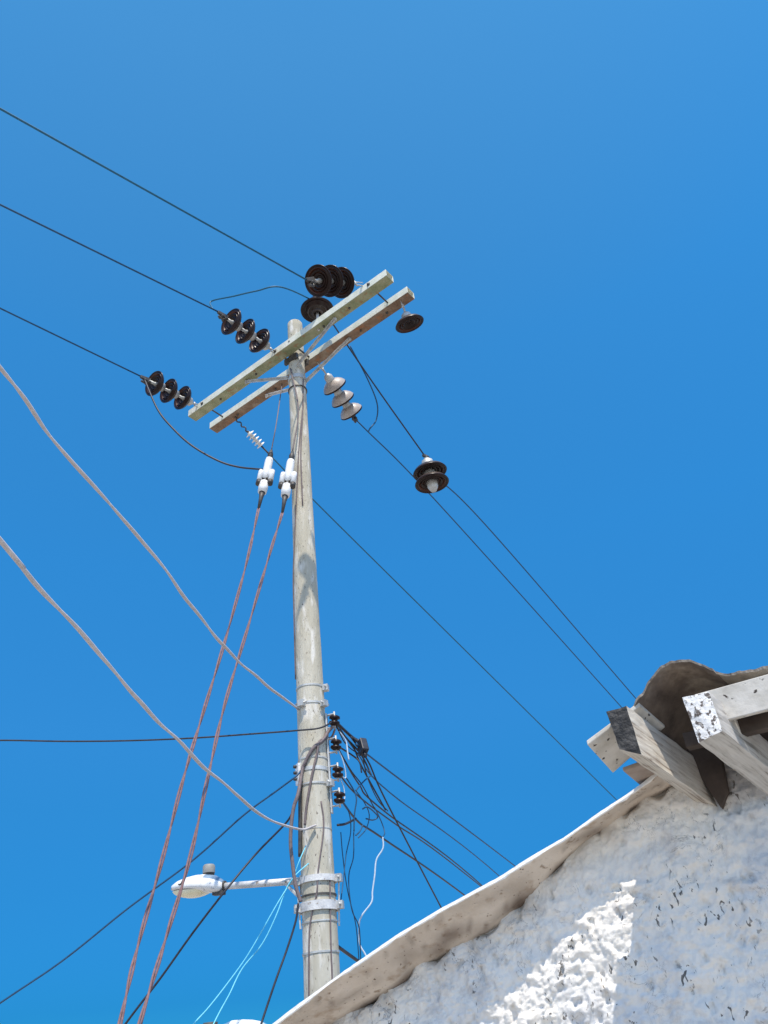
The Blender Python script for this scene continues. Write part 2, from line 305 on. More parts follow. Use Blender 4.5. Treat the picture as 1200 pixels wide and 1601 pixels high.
# finer columns where the photograph looks
while s_ < S1:
    ss.append(s_); s_ += 0.0065 if -2.3 < s_ < 0.6 else 0.05
ss.append(S1)
vz = []
for i in range(NZ_ + 1):
    t = i / NZ_; vz.append(t)
dirt = []; vs = []
for s in ss:
    zt = topz(s) + 0.012 + 0.012 * noise.noise(Vector((s * 14, 3, 0)))
    for t in vz:
        # lower 1.2 m coarse, upper part fine
        z = (t / 0.1) * 1.25 if t < 0.1 else 1.25 + (t - 0.1) / 0.9 * (zt - 1.25)
        p = Vector((s, z, 0))
        q = p + Vector((noise.noise(p * 6), noise.noise(p * 6 + Vector((5, 5, 5))), 0)) * 0.03
        h = 0.020 * noise.noise(p * 2.6) + 0.010 * noise.noise(q * 8) + 0.011 * noise.noise(Vector((q.x * 13 + q.y * 9, q.y * 24, 4))) 
        rdg = 1 - abs(noise.noise(q * 13 + Vector((3, 1, 8)))) * 2.2
        h += 0.006 * max(0, rdg) + 0.008 * noise.noise(Vector((q.x * 46, q.y * 30, 7))) + 0.005 * max(0, noise.noise(q * 62) - 0.05) * 2 + 0.005 * noise.noise(p * 120)
        pit = max(0, abs(noise.noise(Vector((q.x * 30, q.y * 17, 21)))) - 0.47); h -= min(0.014, 0.16 * pit)
        h = max(-0.03, min(0.045, h))
        edge = max(0, 1 - (zt - z) / 0.05); h *= (1 - 0.5 * edge)
        e2 = max(0, 1 - (zt - z) / (0.030 + 0.02 * noise.noise(Vector((s * 25, 8, 8))))); h -= 0.05 * min(1, e2 * 1.5) * max(0, 0.15 + 2.2 * noise.noise(Vector((s * 9, 2, 2)))) * (s < 0)
        vs.append(hw(s, h, z)); 
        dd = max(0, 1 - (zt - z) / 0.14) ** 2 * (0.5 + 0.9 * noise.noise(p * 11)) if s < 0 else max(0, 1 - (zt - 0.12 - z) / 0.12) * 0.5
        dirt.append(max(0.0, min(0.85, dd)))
nr = len(vz); fs = []
for i in range(len(ss) - 1):
    for j in range(nr - 1): fs.append((i * nr + j, (i + 1) * nr + j, (i + 1) * nr + j + 1, i * nr + j + 1))
wb.add(vs, fs, 0, True)
wob = wb.build('wall', M['stucco'], house)
at_ = wob.data.attributes.new('dirt', 'FLOAT', 'POINT'); at_.data.foreach_set('value', dirt)
# body of the house behind the face, a masonry garden wall on its left
bb = MB(); outl = [(s, 0) for s in (2.6, -3.3)] + [(s, topz(s) - 0.01) for s in [-3.3, -2.6, -2.0, -1.6, -1.2, -0.8, -0.5, -0.3, -0.1]] + [(-0.1, 2.33), (2.6, 2.33)]
n_ = len(outl); bb.add([hw(s, -0.035, z) for s, z in outl] + [hw(s, -0.26, z) for s, z in outl], [tuple(range(n_)), tuple(range(2 * n_ - 1, n_ - 1, -1))] + [(i, (i + 1) % n_, n_ + (i + 1) % n_, n_ + i) for i in range(n_)])
bb.build('wall_core', M['plaster_side'], house)
rb = MB(); rb.hexa([hw(-0.2, -0.27, 0), hw(2.6, -0.27, 0), hw(2.6, -2.0, 0), hw(-0.2, -2.0, 0), hw(-0.2, -0.27, 2.32), hw(2.6, -0.27, 2.32), hw(2.6, -2.0, 2.05), hw(-0.2, -2.0, 2.05)])
rb.build('side_wall', M['plaster_side'], house)

# sloping coping slab; its underside shows
outer_px = [(380, 1640), (440, 1598), (520, 1537), (621, 1468), (693, 1425), (775, 1381), (880, 1316), (1003, 1232), (1060, 1190)]
def ov(x): return 0.098 + max(0, (1000 - x)) / 560 * 0.135
OUT = [hpx(x, y, ov(x)) for x, y in outer_px]
OUT = [(-3.3, 0.36, OUT[0][2] - (OUT[0][0] + 3.3) * 0.42)] + OUT
OZ = [(p[0], p[2]) for p in OUT]; OO = [(p[0], p[1]) for p in OUT]
cb = MB(); sv = [-3.3 + i * 0.02 for i in range(int((OUT[-1][0] + 3.3) / 0.02) + 1)]
va = []; cd = []; K = 9
for s in sv:
    zi, zo, oo = topz(s), interp(OZ, s), interp(OO, s)
    row = []
    for k in range(K):
        t = k / (K - 1); o = -0.03 + (oo + 0.03) * t; z = zi + (zo - zi) * max(0, (o / oo))
        z += 0.004 * noise.noise(Vector((s * 9, o * 16, 1))) + 0.004 * noise.noise(Vector((s * 30, o * 40, 1))) + 0.003 * noise.noise(Vector((s * 70, o * 70, 1)))
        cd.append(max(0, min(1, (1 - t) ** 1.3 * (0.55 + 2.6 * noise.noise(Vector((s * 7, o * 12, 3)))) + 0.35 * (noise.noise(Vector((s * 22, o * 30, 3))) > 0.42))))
        row.append(hw(s, o, z))
    cd += [0, 0, 0, 0]
    e1 = 0.004 * noise.noise(Vector((s * 60, 2, 5))) + 0.003 * noise.noise(Vector((s * 12, 5, 5)))
    th = 0.014 + 0.007 * noise.noise(Vector((s * 5, 9, 2)))
    row.append(hw(s, oo + 0.004 + e1, zo + 0.003)); row.append(hw(s, oo + 0.002 + e1, zo + th)); row.append(hw(s, -0.3, zi + 0.06)); row.append(hw(s, -0.3, zi + 0.0))
    va += row
R_ = K + 4; f0 = []; f1 = []
for i in range(len(sv) - 1):
    for k in range(R_):
        k2 = (k + 1) % R_; q = (i * R_ + k, (i + 1) * R_ + k, (i + 1) * R_ + k2, i * R_ + k2)
        (f0 if k < K - 1 or k >= R_ - 1 else f1).append(q)
cb.add(va, f0, 0, True); o_ = len(cb.v)
for q in f1: cb.f.append(list(q)); cb.m.append(1); cb.sm.append(False)
cb.f.append(list(range(R_))); cb.m.append(1); cb.sm.append(False); cb.f.append([(len(sv) - 1) * R_ + k for k in range(R_)][::-1]); cb.m.append(1); cb.sm.append(False)
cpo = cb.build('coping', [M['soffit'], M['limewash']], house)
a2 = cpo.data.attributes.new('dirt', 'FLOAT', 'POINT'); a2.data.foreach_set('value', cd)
tag(cpo, 'sloping mortar coping with a beige underside and white edge')

# rafters
def rafter(tip4, base4, o_t, o_b, m_side, m_end, label, extra=0.25):
    # tip4/base4: bearings of the four end corners (bl, br, tr, tl)
    tp = [hpx(x, y, o_t) for x, y in tip4]; T_ = [hw(*p) for p in tp]
    dz = base4; B_ = [p + dz for p in T_]
    b = MB(); NSEG = 14
    loops = []
    for i in range(NSEG + 1):
        t = i / NSEG; lp = []
        for c in range(4):
            for kk in range(6):
                u = kk / 6; p0 = T_[c].lerp(T_[(c + 1) % 4], u); p = p0 + dz * t
                p = p + Vector((noise.noise(p * 23), noise.noise(p * 23 + Vector((4, 4, 4))), noise.noise(p * 23 + Vector((8, 1, 0))))) * 0.0035
                lp.append(p)
        loops.append(lp)
    n = 24; vs = [p for lp in loops for p in lp]
    b.add(vs, [(i * n + k, i * n + (k + 1) % n, (i + 1) * n + (k + 1) % n, (i + 1) * n + k) for i in range(NSEG) for k in range(n)], 0)
    c_ = sum(T_, Vector()) / 4; o = len(b.v); b.v.append(c_ + Nv * 0.004)
    for k in range(n): b.f.append([(k + 1) % n, k, o]); b.m.append(1); b.sm.append(False)
    b.f.append([NSEG * n + k for k in range(n)]); b.m.append(0); b.sm.append(False)
    ob = b.build('rafter', [m_side, m_end], house); tag(ob, label); return ob
OT = 0.50
# direction of rafters inwards: falls back into the house
RD = hw(0.12, 0, 0) - hw(0, 0.52, 0.10); RD = RD  # vector from tip to wall plane
RDn = Vector(RD)
M['rafter'] = wood('whitewashed_rafter', RDn, (0.52, 0.47, 0.40), (0.62, 0.58, 0.51), (0.24, 0.19, 0.15))
M['rafter_grey'] = wood('greyed_rafter', RDn, (0.44, 0.42, 0.39), (0.56, 0.54, 0.51), (0.20, 0.18, 0.16))
M['char'] = mat('blackened_end_grain', [(0.012, 0.012, 0.013), (0.035, 0.034, 0.034), (0.09, 0.085, 0.08)], 30, 0.8, 1.0, 70, bdist=0.01)
M['peel'] = mat('peeling_white_paint', [(0.70, 0.68, 0.66), (0.86, 0.85, 0.83)], 20, 0.8, 0.8, 50, bdist=0.01, spots=[(26, 0.60, 0.64, (0.09, 0.075, 0.065), (1, 1, 0.7)), (62, 0.56, 0.60, (0.11, 0.09, 0.08), (1, 1, 0.8)), (90, 0.60, 0.66, (0.35, 0.32, 0.29), (1, 1, 1))])
rafter([(968, 1172), (1003, 1179), (979, 1104), (948, 1113)], RDn * 1.25, OT, 0, M['rafter'], M['char'], 'rafter with a blackened end, left of the two')
rafter([(1092, 1161), (1129, 1142), (1108, 1081), (1067, 1091)], RDn * 1.3, OT, 0, M['rafter_grey'], M['peel'], 'rafter with flaking white paint on its end')

# fascia board running right along the eave
fo = 0.415
fa = MB()
p1 = hpx(1080, 1087, fo); p2 = hpx(1200, 1052, fo); p3 = hpx(1200, 1110, fo)
z1, z2 = p2[2], p3[2]
fa.hexa([hw(p1[0] + 0.01, fo - 0.022, z2), hw(2.75, fo - 0.022, z2 + 0.02), hw(2.75, fo, z2 + 0.02), hw(p1[0] + 0.01, fo, z2), hw(p1[0] + 0.01, fo - 0.022, p1[2]), hw(2.75, fo - 0.022, z1 + 0.02), hw(2.75, fo, z1 + 0.02), hw(p1[0] + 0.01, fo, p1[2])])
fa.build('fascia_board', M['board'], house, bevel=0.003)

# wavy tile sheet over the eave
so_ = 0.43
sh_px = [(985, 1112), (992, 1098), (1003, 1082), (1012, 1067), (1022, 1054), (1032, 1044), (1045, 1036), (1060, 1032), (1075, 1031), (1090, 1035), (1102, 1041), (1114, 1046), (1130, 1047), (1150, 1044), (1175, 1040), (1200, 1037)]
prof = [hpx(x, y, so_) for x, y in sh_px]; prof = [(p[0], p[2]) for p in prof]
sp_ = spline([Vector((a, b, 0)) for a, b in prof], 6); prof = [(p.x, p.y) for p in sp_]
per = 0.42; last_s, last_z = prof[-1]
k = 0
while last_s + k * 0.03 < 2.7:
    k += 1; x = k * 0.03; prof.append((last_s + x, last_z + 0.045 * (1 - cos(2 * pi * x / per)) * 1.0))
slope_in = -0.19
def sheet(prof, dz, do, mats, label, NI=26):
    shb = MB(); vs = []; n = len(prof)
    for j in range(NI + 1):
        o = so_ + do - j * 0.10
        for (s, z) in prof:
            w = 0.006 * noise.noise(Vector((s * 12, o * 12, dz * 50))) + 0.004 * noise.noise(Vector((s * 40, 3, 0))) * (j == 0)
            lat = 0.22 * min(so_ - o, 0.5)
            chip = (0.010 * noise.noise(Vector((s * 26, 7, dz))) + 0.006 * noise.noise(Vector((s * 80, 2, dz)))) if j == 0 else 0
            vs.append(hw(s + lat, o + chip, z + dz + (o - so_) * 0.19 + w))
    low = [p - Zv * 0.009 for p in vs]; tot = len(vs); fs = []; rim = []
    for j in range(NI):
        for i in range(n - 1):
            a = j * n + i; fs.append((a, a + 1, a + n + 1, a + n)); fs.append((tot + a, tot + a + n, tot + a + n + 1, tot + a + 1))
    for i in range(n - 1): rim.append((i, tot + i, tot + i + 1, i + 1)); a = NI * n + i; rim.append((a, a + 1, tot + a + 1, tot + a))
    for j in range(NI): a = j * n; rim.append((a, a + n, tot + a + n, tot + a)); a = j * n + n - 1; rim.append((a, tot + a, tot + a + n, a + n))
    shb.add(vs + low, fs, 0, True)
    for q in rim: shb.f.append(list(q)); shb.m.append(1); shb.sm.append(False)
    return tag(shb.build('roof_sheet', mats, house), label)
cut = hpx(1106, 1043, so_)[0]; cut2 = hpx(1085, 1034, so_)[0]
sheet([p for p in prof if p[0] < cut + 0.015], 0.0, 0.0, [M['sheet'], M['sheet_rim']], 'humped dark brown roof sheet curling over the eave')
pr2 = [(cut2 + 0.012 * k, prof[0][1]) for k in range(0)]
zc = [p[1] for p in prof if p[0] >= cut][0]
pr2 = [(cut - 0.012, zc + 0.012)] + [p for p in prof if p[0] >= cut]
sheet(pr2, 0.004, -0.03, [M['sheet_tan'], M['sheet_rim']], 'flatter tan roof sheet beyond the hump')

# sheathing boards beyond the left rafter
def slab(name, corners, th, m, bev=0.003, label=None):
    P_ = [hw(*c) for c in corners]; b = MB(); b.hexa(P_ + [p + Zv * th for p in P_]); o = b.build(name, m, house, bevel=bev)
    if label: tag(o, label)
    return o
A = hpx(918, 1165, 0.50); B_ = hpx(1000, 1104, 0.42); D_ = hpx(958, 1209, 0.24)
slab('eave_board', [A, B_, (B_[0] + 0.035, 0.24, B_[2] - 0.035), D_], 0.016, M['board'], label='pale board with a dark knot past the left rafter')
E1 = hpx(974, 1206, 0.25); F1 = hpx(1004, 1231, 0.02)
slab('eave_board', [E1, (E1[0] + 0.10, 0.25, E1[2] + 0.01), (F1[0] + 0.14, 0.0, F1[2] + 0.02), F1], 0.014, M['brown_board'], label='shorter brown board against the wall')
# dark boards and blocking between the rafters
b = MB(); q4 = [hpx(x, y, 0.055) for x, y in ((1030, 1120), (1126, 1262), (1137, 1236), (1120, 1150))]
b.hexa([hw(*q) for q in q4] + [hw(q[0], 0.0, q[2]) for q in q4]); b.build('blocking_board', M['darkwood'], house, bevel=0.003)
slab('blocking_board', [(0.11, 0.040, 2.37), (2.6, 0.040, 2.37), (2.6, 0.0, 2.37), (0.11, 0.0, 2.37)], 0.22, M['darkwood'], 0)
b = MB(); q1 = hpx(1076, 1174, 0.30); q2 = hpx(1200, 1262, 0.30)
b.beam(hw(q1[0], 0.30, q1[2] + 0.03), hw(2.5, 0.30, q1[2] + 0.03), 0.05, 0.05)
b.build('purlin', M['darkwood'], house, bevel=0.003)

# ------------------------------------------------------------------ utility pole
AX = Vector((-0.765, 6.153, 0)); PZ = 8.62
def prad(z): return 0.137 - (0.137 - 0.083) * z / PZ
UAZ = 124.8; Uv = dirv(UAZ); Vv = dirv(214.8)      # along the crossarms / towards the near side
pole = empty('utility_pole', AX, 'tall round concrete power pole with two steel crossarms and steel bands', 'power pole')
pb = MB(); prof_ = []
NP = 120
for i in range(NP + 1):
    z = PZ * i / NP; prof_.append((prad(z) + 0.0022 * noise.noise(Vector((0, 0, z * 3))) + 0.001 * noise.noise(Vector((4, 0, z * 11))), z))
prof_ += [(0.076, PZ + 0.012), (0.05, PZ + 0.018), (0.0005, PZ + 0.02)]
pb.lathe([(r, z) for r, z in prof_], 40, 0, Matrix.Translation(AX))
pb.build('shaft', M['concrete'], pole)
AXN = dirv(173.0)                                   # from pole towards the camera
def poleface(y, x=None):                            # height on the pole at picture row y
    x = 502 - (1500 - y) * 0.0416 if x is None else x
    return onplane(x, y, AX, AXN).z
def band(y, h, th, m, parent=pole, name='steel_band', gap=0.0):
    z = poleface(y); b = MB(); r0 = prad(z) + gap
    b.lathe([(r0 - 0.004, z - h / 2), (r0 + th, z - h / 2), (r0 + th, z + h / 2), (r0 - 0.004, z + h / 2)], 40, 0, Matrix.Translation(AX))
    o = b.build(name, m, parent)
    for p in o.data.polygons: p.use_smooth = False
    return o, z
def clampbolts(z, r, az, parent=pole, n=1, m=None):
    b = MB()
    for a in (az,):
        c = AX + dirv(a) * r + Zv * z; b.beam(c, c + dirv(a) * 0.045, 0.05, 0.05); t = dirv(a + 90)
        b.tube([c + dirv(a) * 0.03 - t * 0.05, c + dirv(a) * 0.03 + t * 0.05], 0.008, 8)
    return b.build('band_lug', m or M['galv'], parent)
for y, h, th in ((1078, 0.014, 0.005), (1105, 0.016, 0.006), (1190, 0.010, 0.004), (1207, 0.028, 0.005), (1230, 0.014, 0.006), (1443, 0.010, 0.004), (1491, 0.012, 0.005), (1300, 0.006, 0.003)):
    o, z = band(y, h, th, M['galv'])
for y, az in ((1080, 100), (1107, 205), (1107, 120), (1230, 110)):
    z = poleface(y); clampbolts(z, prad(z), az)
# crossarms (square tube, open ends)
def arm(off, zc, xl, yl, xr, yr, m, m2, label):
    P = AX + Vv * off + Zv * zc
    a = onbearing(P, UAZ, xl, yl); c = onbearing(P, UAZ, xr, yr)
    sa = (a - P).dot(Uv); sc_ = (c - P).dot(Uv)
    w = 0.122; wh = 0.094; t = 0.009; b = MB(); A_, B2 = P + Uv * sa, P + Uv * sc_
    up = Zv; x = Vv
    def ring(c_, h): v_ = h - (w - wh) / 2; return [c_ - x * h - up * v_, c_ + x * h - up * v_, c_ + x * h + up * v_, c_ - x * h + up * v_]
    NS_ = 40
    rings = [ring(A_.lerp(B2, i / NS_), w / 2) for i in range(NS_ + 1)]
    inn = [ring(A_, w / 2 - t), ring(B2, w / 2 - t), ring(A_ + Uv * 0.25, w / 2 - t), ring(B2 - Uv * 0.25, w / 2 - t)]
    vs = [p for r in rings for p in r]; o = len(vs); vs += [p for r in inn for p in r]
    fs = [(i * 4 + k, i * 4 + (k + 1) % 4, i * 4 + 4 + (k + 1) % 4, i * 4 + 4 + k) for i in range(NS_) for k in range(4)]
    for k in range(4):
        k2 = (k + 1) % 4; fs.append((k, k2, o + k2, o + k)); fs.append((NS_ * 4 + k, NS_ * 4 + k2, o + 4 + k2, o + 4 + k))
        fs.append((o + k, o + k2, o + 8 + k2, o + 8 + k)); fs.append((o + 4 + k, o + 4 + k2, o + 12 + k2, o + 12 + k))
    fs.append((o + 8, o + 9, o + 10, o + 11)); fs.append((o + 12, o + 13, o + 14, o + 15))
    b.add(vs, fs)
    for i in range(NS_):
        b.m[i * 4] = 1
    ob = b.build('crossarm', [m, m2], pole, bevel=0.006); tag(ob, label); return A_, B2, ob
OFA, OFB, ZA = 0.155, -0.158, 8.105
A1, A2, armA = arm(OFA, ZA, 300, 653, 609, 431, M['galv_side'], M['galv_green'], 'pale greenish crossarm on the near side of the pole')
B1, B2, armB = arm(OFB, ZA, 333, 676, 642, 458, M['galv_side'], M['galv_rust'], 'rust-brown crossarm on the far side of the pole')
def on_arm(off, x, y, zoff=0.0):      # point on the arm axis nearest that bearing
    P = AX + Vv * off + Zv * ZA; q = onbearing(P, UAZ, x, y); return P + Uv * (q - P).dot(Uv) + Zv * zoff
# through bolts joining the arms, with nuts
for x, y in ((322, 634), (581, 446), (436, 552)):
    p = on_arm(OFA, x, y); s = (p - AX).dot(Uv); b = MB()
    q0 = AX + Uv * s + Vv * 0.235 + Zv * ZA; q1_ = AX + Uv * s - Vv * 0.24 + Zv * ZA
    b.tube([q0, q1_], 0.009, 8); b.beam(q0 - Vv * 0.03, q0 - Vv * 0.015, 0.035, 0.035); b.beam(q1_ + Vv * 0.03, q1_ + Vv * 0.015, 0.035, 0.035)
    b.build('through_bolt', M['dark_steel'], pole)
for off, xs in ((OFA, (345, 400, 505, 545)), (OFB, (372, 430, 560, 600))):
    for x in xs:
        p = on_arm(off, x, 648 - 0.7 * (x - 296) + (22 if off < 0 else 0)); b = MB(); b.tube([p - Zv * 0.062, p - Zv * 0.03], 0.013, 6); b.build('bolt', M['dark_steel'], pole)
# U-saddles between arms and pole
b = MB()
for s in (-0.10, 0.10): b.tube([AX + Uv * s + Vv * 0.22 + Zv * (ZA), AX + Uv * s - Vv * 0.22 + Zv * (ZA)], 0.010, 8)
b.beam(AX + Vv * 0.085 - Uv * 0.09 + Zv * (ZA - 0.10), AX + Vv * 0.085 + Uv * 0.09 + Zv * (ZA - 0.10), 0.03, 0.07)
b.beam(AX - Vv * 0.085 - Uv * 0.09 + Zv * (ZA - 0.07), AX - Vv * 0.085 + Uv * 0.09 + Zv * (ZA - 0.07), 0.03, 0.07)
b.build('saddle_clamp', M['dark_steel'], pole)
# braces
bz = 7.72
def brace(off, x, y, zb, sgn, m=M['galv']):
    p = on_arm(off, x, y, -0.055) + Vv * (0.055 if off > 0 else -0.055) * 0
    e = AX + Uv * sgn * 0.07 + Vv * (0.075 if off > 0 else -0.055) + Zv * zb
    b = MB(); d = (e - p).normalized()
    b.beam(p, e, 0.042, 0.007, up=Vv); b.beam(p + Zv * 0.001, e + Zv * 0.001, 0.006, 0.04, up=Vv)
    b.tube([p - Vv * 0.0 + Zv * 0.02, p - Zv * 0.03], 0.012, 8)
    b.build('brace', m, pole)
brace(OFA, 384, 598, 7.78, -1); brace(OFA, 524, 494, 7.86, 1); brace(OFB, 416, 620, 7.72, -1, M['galv_white']); brace(OFB, 547, 528, 7.72, 1)
o, z = band(596, 0.05, 0.010, M['galv']); o, z2_ = band(612, 0.012, 0.012, M['dark_steel'])
# big clamps near the lamp
for y, h in ((1377, 0.042), (1419, 0.060)):
    o, z = band(y, h, 0.010, M['galv_white'], name='wide_clamp', gap=0.006)
    for az in (255, 98): clampbolts(z, prad(z) + 0.01, az)
o, z = band(1402, 0.012, 0.008, M['dark_steel'])
# bracket plates down the pole sides between clamps
za, zb = poleface(1372), poleface(1450)
for az in (262, 85):
    b = MB()
    for zz0, zz1 in ((za, zb),):
        c0 = AX + dirv(az) * (prad(zz0) + 0.03) + Zv * zz0; c1 = AX + dirv(az) * (prad(zz1) + 0.012) + Zv * zz1
        b.beam(c0, c1, 0.035, 0.012, up=dirv(az))
    b.build('clamp_strap', M['galv'], pole)
# white porcelain deadend rack on the left side
b = MB(); z0, z1_ = poleface(1228), poleface(1196); c = AX + dirv(240) * (prad(z0) + 0.012)
b.beam(c + Zv * z0, c + Zv * z1_, 0.06, 0.02, up=dirv(240)); 
for t in (0.25, 0.55, 0.85):
    q = c + Zv * (z0 + (z1_ - z0) * t) + dirv(240) * 0.015; b.tube([q, q + dirv(240) * 0.02], 0.012, 10, 1)
b.build('side_bracket', [M['white_porc'], M['dark_steel']], pole)
# riser conductors stapled to the pole
def pline(pts, r, m, name, zs=None):       # pts: (y, azimuth about the pole)
    q = [];
    for y, az in pts:
        z = poleface(y); q.append(AX + dirv(az) * (prad(z) + r * 0.9) + Zv * z)
    b = MB(); b.tube(spline(q, 8), r, 6); return b.build(name, m, pole)
pline([(640, 140), (700, 175), (760, 195), (840, 222), (900, 250), (960, 262), (1060, 268)], 0.0065, M['wire_mauve'], 'ground_lead')
pline([(1260, 150), (1300, 145), (1370, 172), (1400, 178), (1450, 205), (1530, 215), (1600, 220)], 0.006, M['wire_mauve'], 'ground_lead')
pline([(600, 130), (660, 150), (720, 170), (800, 172)], 0.007, M['wire_mauve'], 'ground_lead')
pline([(1380, 130), (1420, 135), (1480, 140), (1560, 142)], 0.006, M['wire_mauve'], 'ground_lead')
pline([(1225, 225), (1250, 228), (1290, 232), (1340, 238)], 0.016, M['dark_steel'], 'conduit')

# ------------------------------------------------------------------ insulators
def disc_meshes():
    sh = MB()
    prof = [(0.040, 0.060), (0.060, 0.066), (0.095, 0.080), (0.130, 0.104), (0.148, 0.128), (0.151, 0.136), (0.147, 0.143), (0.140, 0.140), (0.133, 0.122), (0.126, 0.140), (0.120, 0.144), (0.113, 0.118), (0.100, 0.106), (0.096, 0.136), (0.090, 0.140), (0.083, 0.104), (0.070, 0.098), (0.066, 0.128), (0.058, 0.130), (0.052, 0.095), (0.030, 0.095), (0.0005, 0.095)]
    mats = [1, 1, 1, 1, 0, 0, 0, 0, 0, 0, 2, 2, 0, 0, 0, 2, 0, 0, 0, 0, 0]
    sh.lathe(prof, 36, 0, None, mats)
    cp = MB(); cp.lathe([(0.0005, 0.0), (0.030, 0.0), (0.036, 0.010), (0.050, 0.020), (0.054, 0.055), (0.058, 0.068), (0.040, 0.070)], 24)
    cp.lathe([(0.024, 0.095), (0.026, 0.120), (0.016, 0.135), (0.014, 0.205), (0.0005, 0.206)], 16)
    return sh, cp
SHELL, CAPM = disc_meshes()
cb2 = MB(); cb2.lathe([(0.0005, 0.0), (0.030, 0.0), (0.036, 0.010), (0.050, 0.020), (0.054, 0.055), (0.058, 0.068), (0.040, 0.070)], 24); cb2.lathe([(0.022, 0.090), (0.022, 0.112), (0.0005, 0.113)], 16, 1)
cap_short = cb2.build('cap', [M['galv'], M['porc']], world=False); cap_short_data = cap_short.data; bpy.data.objects.remove(cap_short)
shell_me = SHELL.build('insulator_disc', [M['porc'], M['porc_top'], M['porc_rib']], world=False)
cap_me = CAPM.build('cap', M['galv'], world=False)
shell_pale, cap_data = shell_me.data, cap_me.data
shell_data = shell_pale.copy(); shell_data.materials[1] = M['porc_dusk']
bpy.data.objects.remove(shell_me); bpy.data.objects.remove(cap_me)
def string(name, A_, E_, n, label, cat='insulator', group=None, capdata=None, shelldata=None, link=None, spacing=0.195, clamp=True, scale=1.0, tail=None, squash=1.0):
    A_ = Vector(A_); E_ = Vector(E_); d = (E_ - A_).normalized(); Ltot = (E_ - A_).length
    X = frame_mat(A_, d); root = empty(name, A_, label, cat, group); root.rotation_euler = X.to_euler(); root.rotation_mode = 'XYZ'
    body = n * spacing * scale; lead = link if link is not None else max(0.05, Ltot - body - 0.12)
    for i in range(n):
        o = bpy.data.objects.new('insulator_disc', shelldata or shell_data); COL.objects.link(o); o.parent = root; o.location = (0, 0, lead + i * spacing * scale); o.scale = (scale * (1 + 0.02 * random.uniform(-1, 1)),) * 2 + (scale * squash,); o.rotation_euler = (random.uniform(-0.04, 0.04), random.uniform(-0.04, 0.04), random.uniform(0, 6))
        c = bpy.data.objects.new('cap', capdata or cap_data); COL.objects.link(c); c.parent = o
    b = MB()
    b.tube([(0.018, 0, -0.02), (0.018, 0, lead * 0.55)], 0.006, 8); b.tube([(-0.018, 0, -0.02), (-0.018, 0, lead * 0.55)], 0.006, 8)
    b.tube([(0, 0.0, lead * 0.45), (0, 0, lead + 0.01)], 0.011, 8); b.tube([(-0.03, 0, lead * 0.5), (0.03, 0, lead * 0.5)], 0.008, 8)
    b.build('shackle', M['galv'], root, world=False)
    if clamp:
        e = lead + body; b = MB()
        L2 = (Ltot - e) if tail is None else tail
        b.hexa([Vector(p) for p in [(-0.028, -0.018, e - 0.01), (0.028, -0.018, e - 0.01), (0.028, 0.018, e - 0.01), (-0.028, 0.018, e - 0.01), (-0.02, -0.012, e + L2), (0.012, -0.012, e + L2), (0.012, 0.012, e + L2), (-0.02, 0.012, e + L2)]])
        b.tube([(-0.045, -0.03, e + 0.03), (-0.045, 0.035, e + 0.03)], 0.011, 8); b.tube([(-0.035, -0.03, e + 0.07), (-0.035, 0.035, e + 0.07)], 0.011, 8)
        b.tube([(-0.03, 0, e + 0.02), (-0.065, 0, e + 0.05), (-0.06, 0, e + 0.11)], 0.013, 8)
        b.build('dead_end_clamp', M['dark_steel'], root, bevel=0.003, world=False)
    return root
GI = 'three-disc strain insulator strings on the near crossarm'
PA1 = on_arm(OFA, 572, 449, 0.07) + Vv * 0.06; E1_ = onbearing(PA1, 219, 478, 437)
PA2 = on_arm(OFA, 433, 540, 0.02) + Vv * 0.06; E2_ = onbearing(PA2, 216, 340, 487)
PA3 = on_arm(OFA, 315, 633, 0.02) + Vv * 0.06; E3_ = onbearing(PA3, 216, 219, 588)
string('insulator_string', PA1, E1_, 3, 'string of three big dark brown discs beside the top end of the near crossarm', group=GI, spacing=0.212, scale=1.0)
string('insulator_string', PA2, E2_, 3, 'string of three dark brown discs left of the pole top, middle of three', group=GI)
string('insulator_string', PA3, E3_, 3, 'string of three dark brown discs at the lower left end of the near crossarm', group=GI)
PB4 = AX - Vv * 0.21 + Uv * 0.14 + Zv * (ZA - 0.04); E4_ = onbearing(PB4, 28, 558, 658)
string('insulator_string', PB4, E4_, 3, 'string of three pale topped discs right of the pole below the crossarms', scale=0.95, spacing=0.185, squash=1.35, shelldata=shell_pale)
# single disc hanging at the far arm's right end
PB5 = on_arm(OFB, 627, 468, -0.05)
hang = dirv(30, -70)
string('hanging_insulator', PB5, PB5 + hang * 0.42, 1, 'single dark disc hanging under the top end of the far crossarm', link=0.13, clamp=False, scale=1.0, capdata=cap_short_data)
# pin insulator on the near arm
PP = on_arm(OFA, 497, 508, 0.06)
pin = empty('pin_insulator', PP, 'dark pin insulator standing on the near crossarm beside the biggest string of discs', 'insulator')
b = MB(); b.tube([(0, 0, -0.10), (0, 0, 0.16)], 0.014, 10); b.lathe([(0.0005, -0.005), (0.032, -0.005), (0.032, 0.014), (0.015, 0.015)], 12); b.build('pin', M['galv_white'], pin, world=False)
b = MB(); b.lathe([(0.020, 0.20), (0.034, 0.12), (0.052, 0.11), (0.056, 0.13), (0.060, 0.17), (0.078, 0.165), (0.084, 0.145), (0.092, 0.145), (0.098, 0.18), (0.118, 0.19), (0.146, 0.165), (0.156, 0.168), (0.158, 0.180), (0.140, 0.205), (0.095, 0.235), (0.062, 0.25), (0.055, 0.275), (0.068, 0.29), (0.066, 0.31), (0.04, 0.325), (0.0005, 0.33)], 36, 0, None, [2, 2, 2, 2, 2, 2, 2, 0, 0, 0, 0, 0, 0, 0, 0, 0, 0, 0, 0, 0])
b.build('porcelain_body', [M['porc'], M['porc_top'], M['porc_dusk']], pin, world=False)
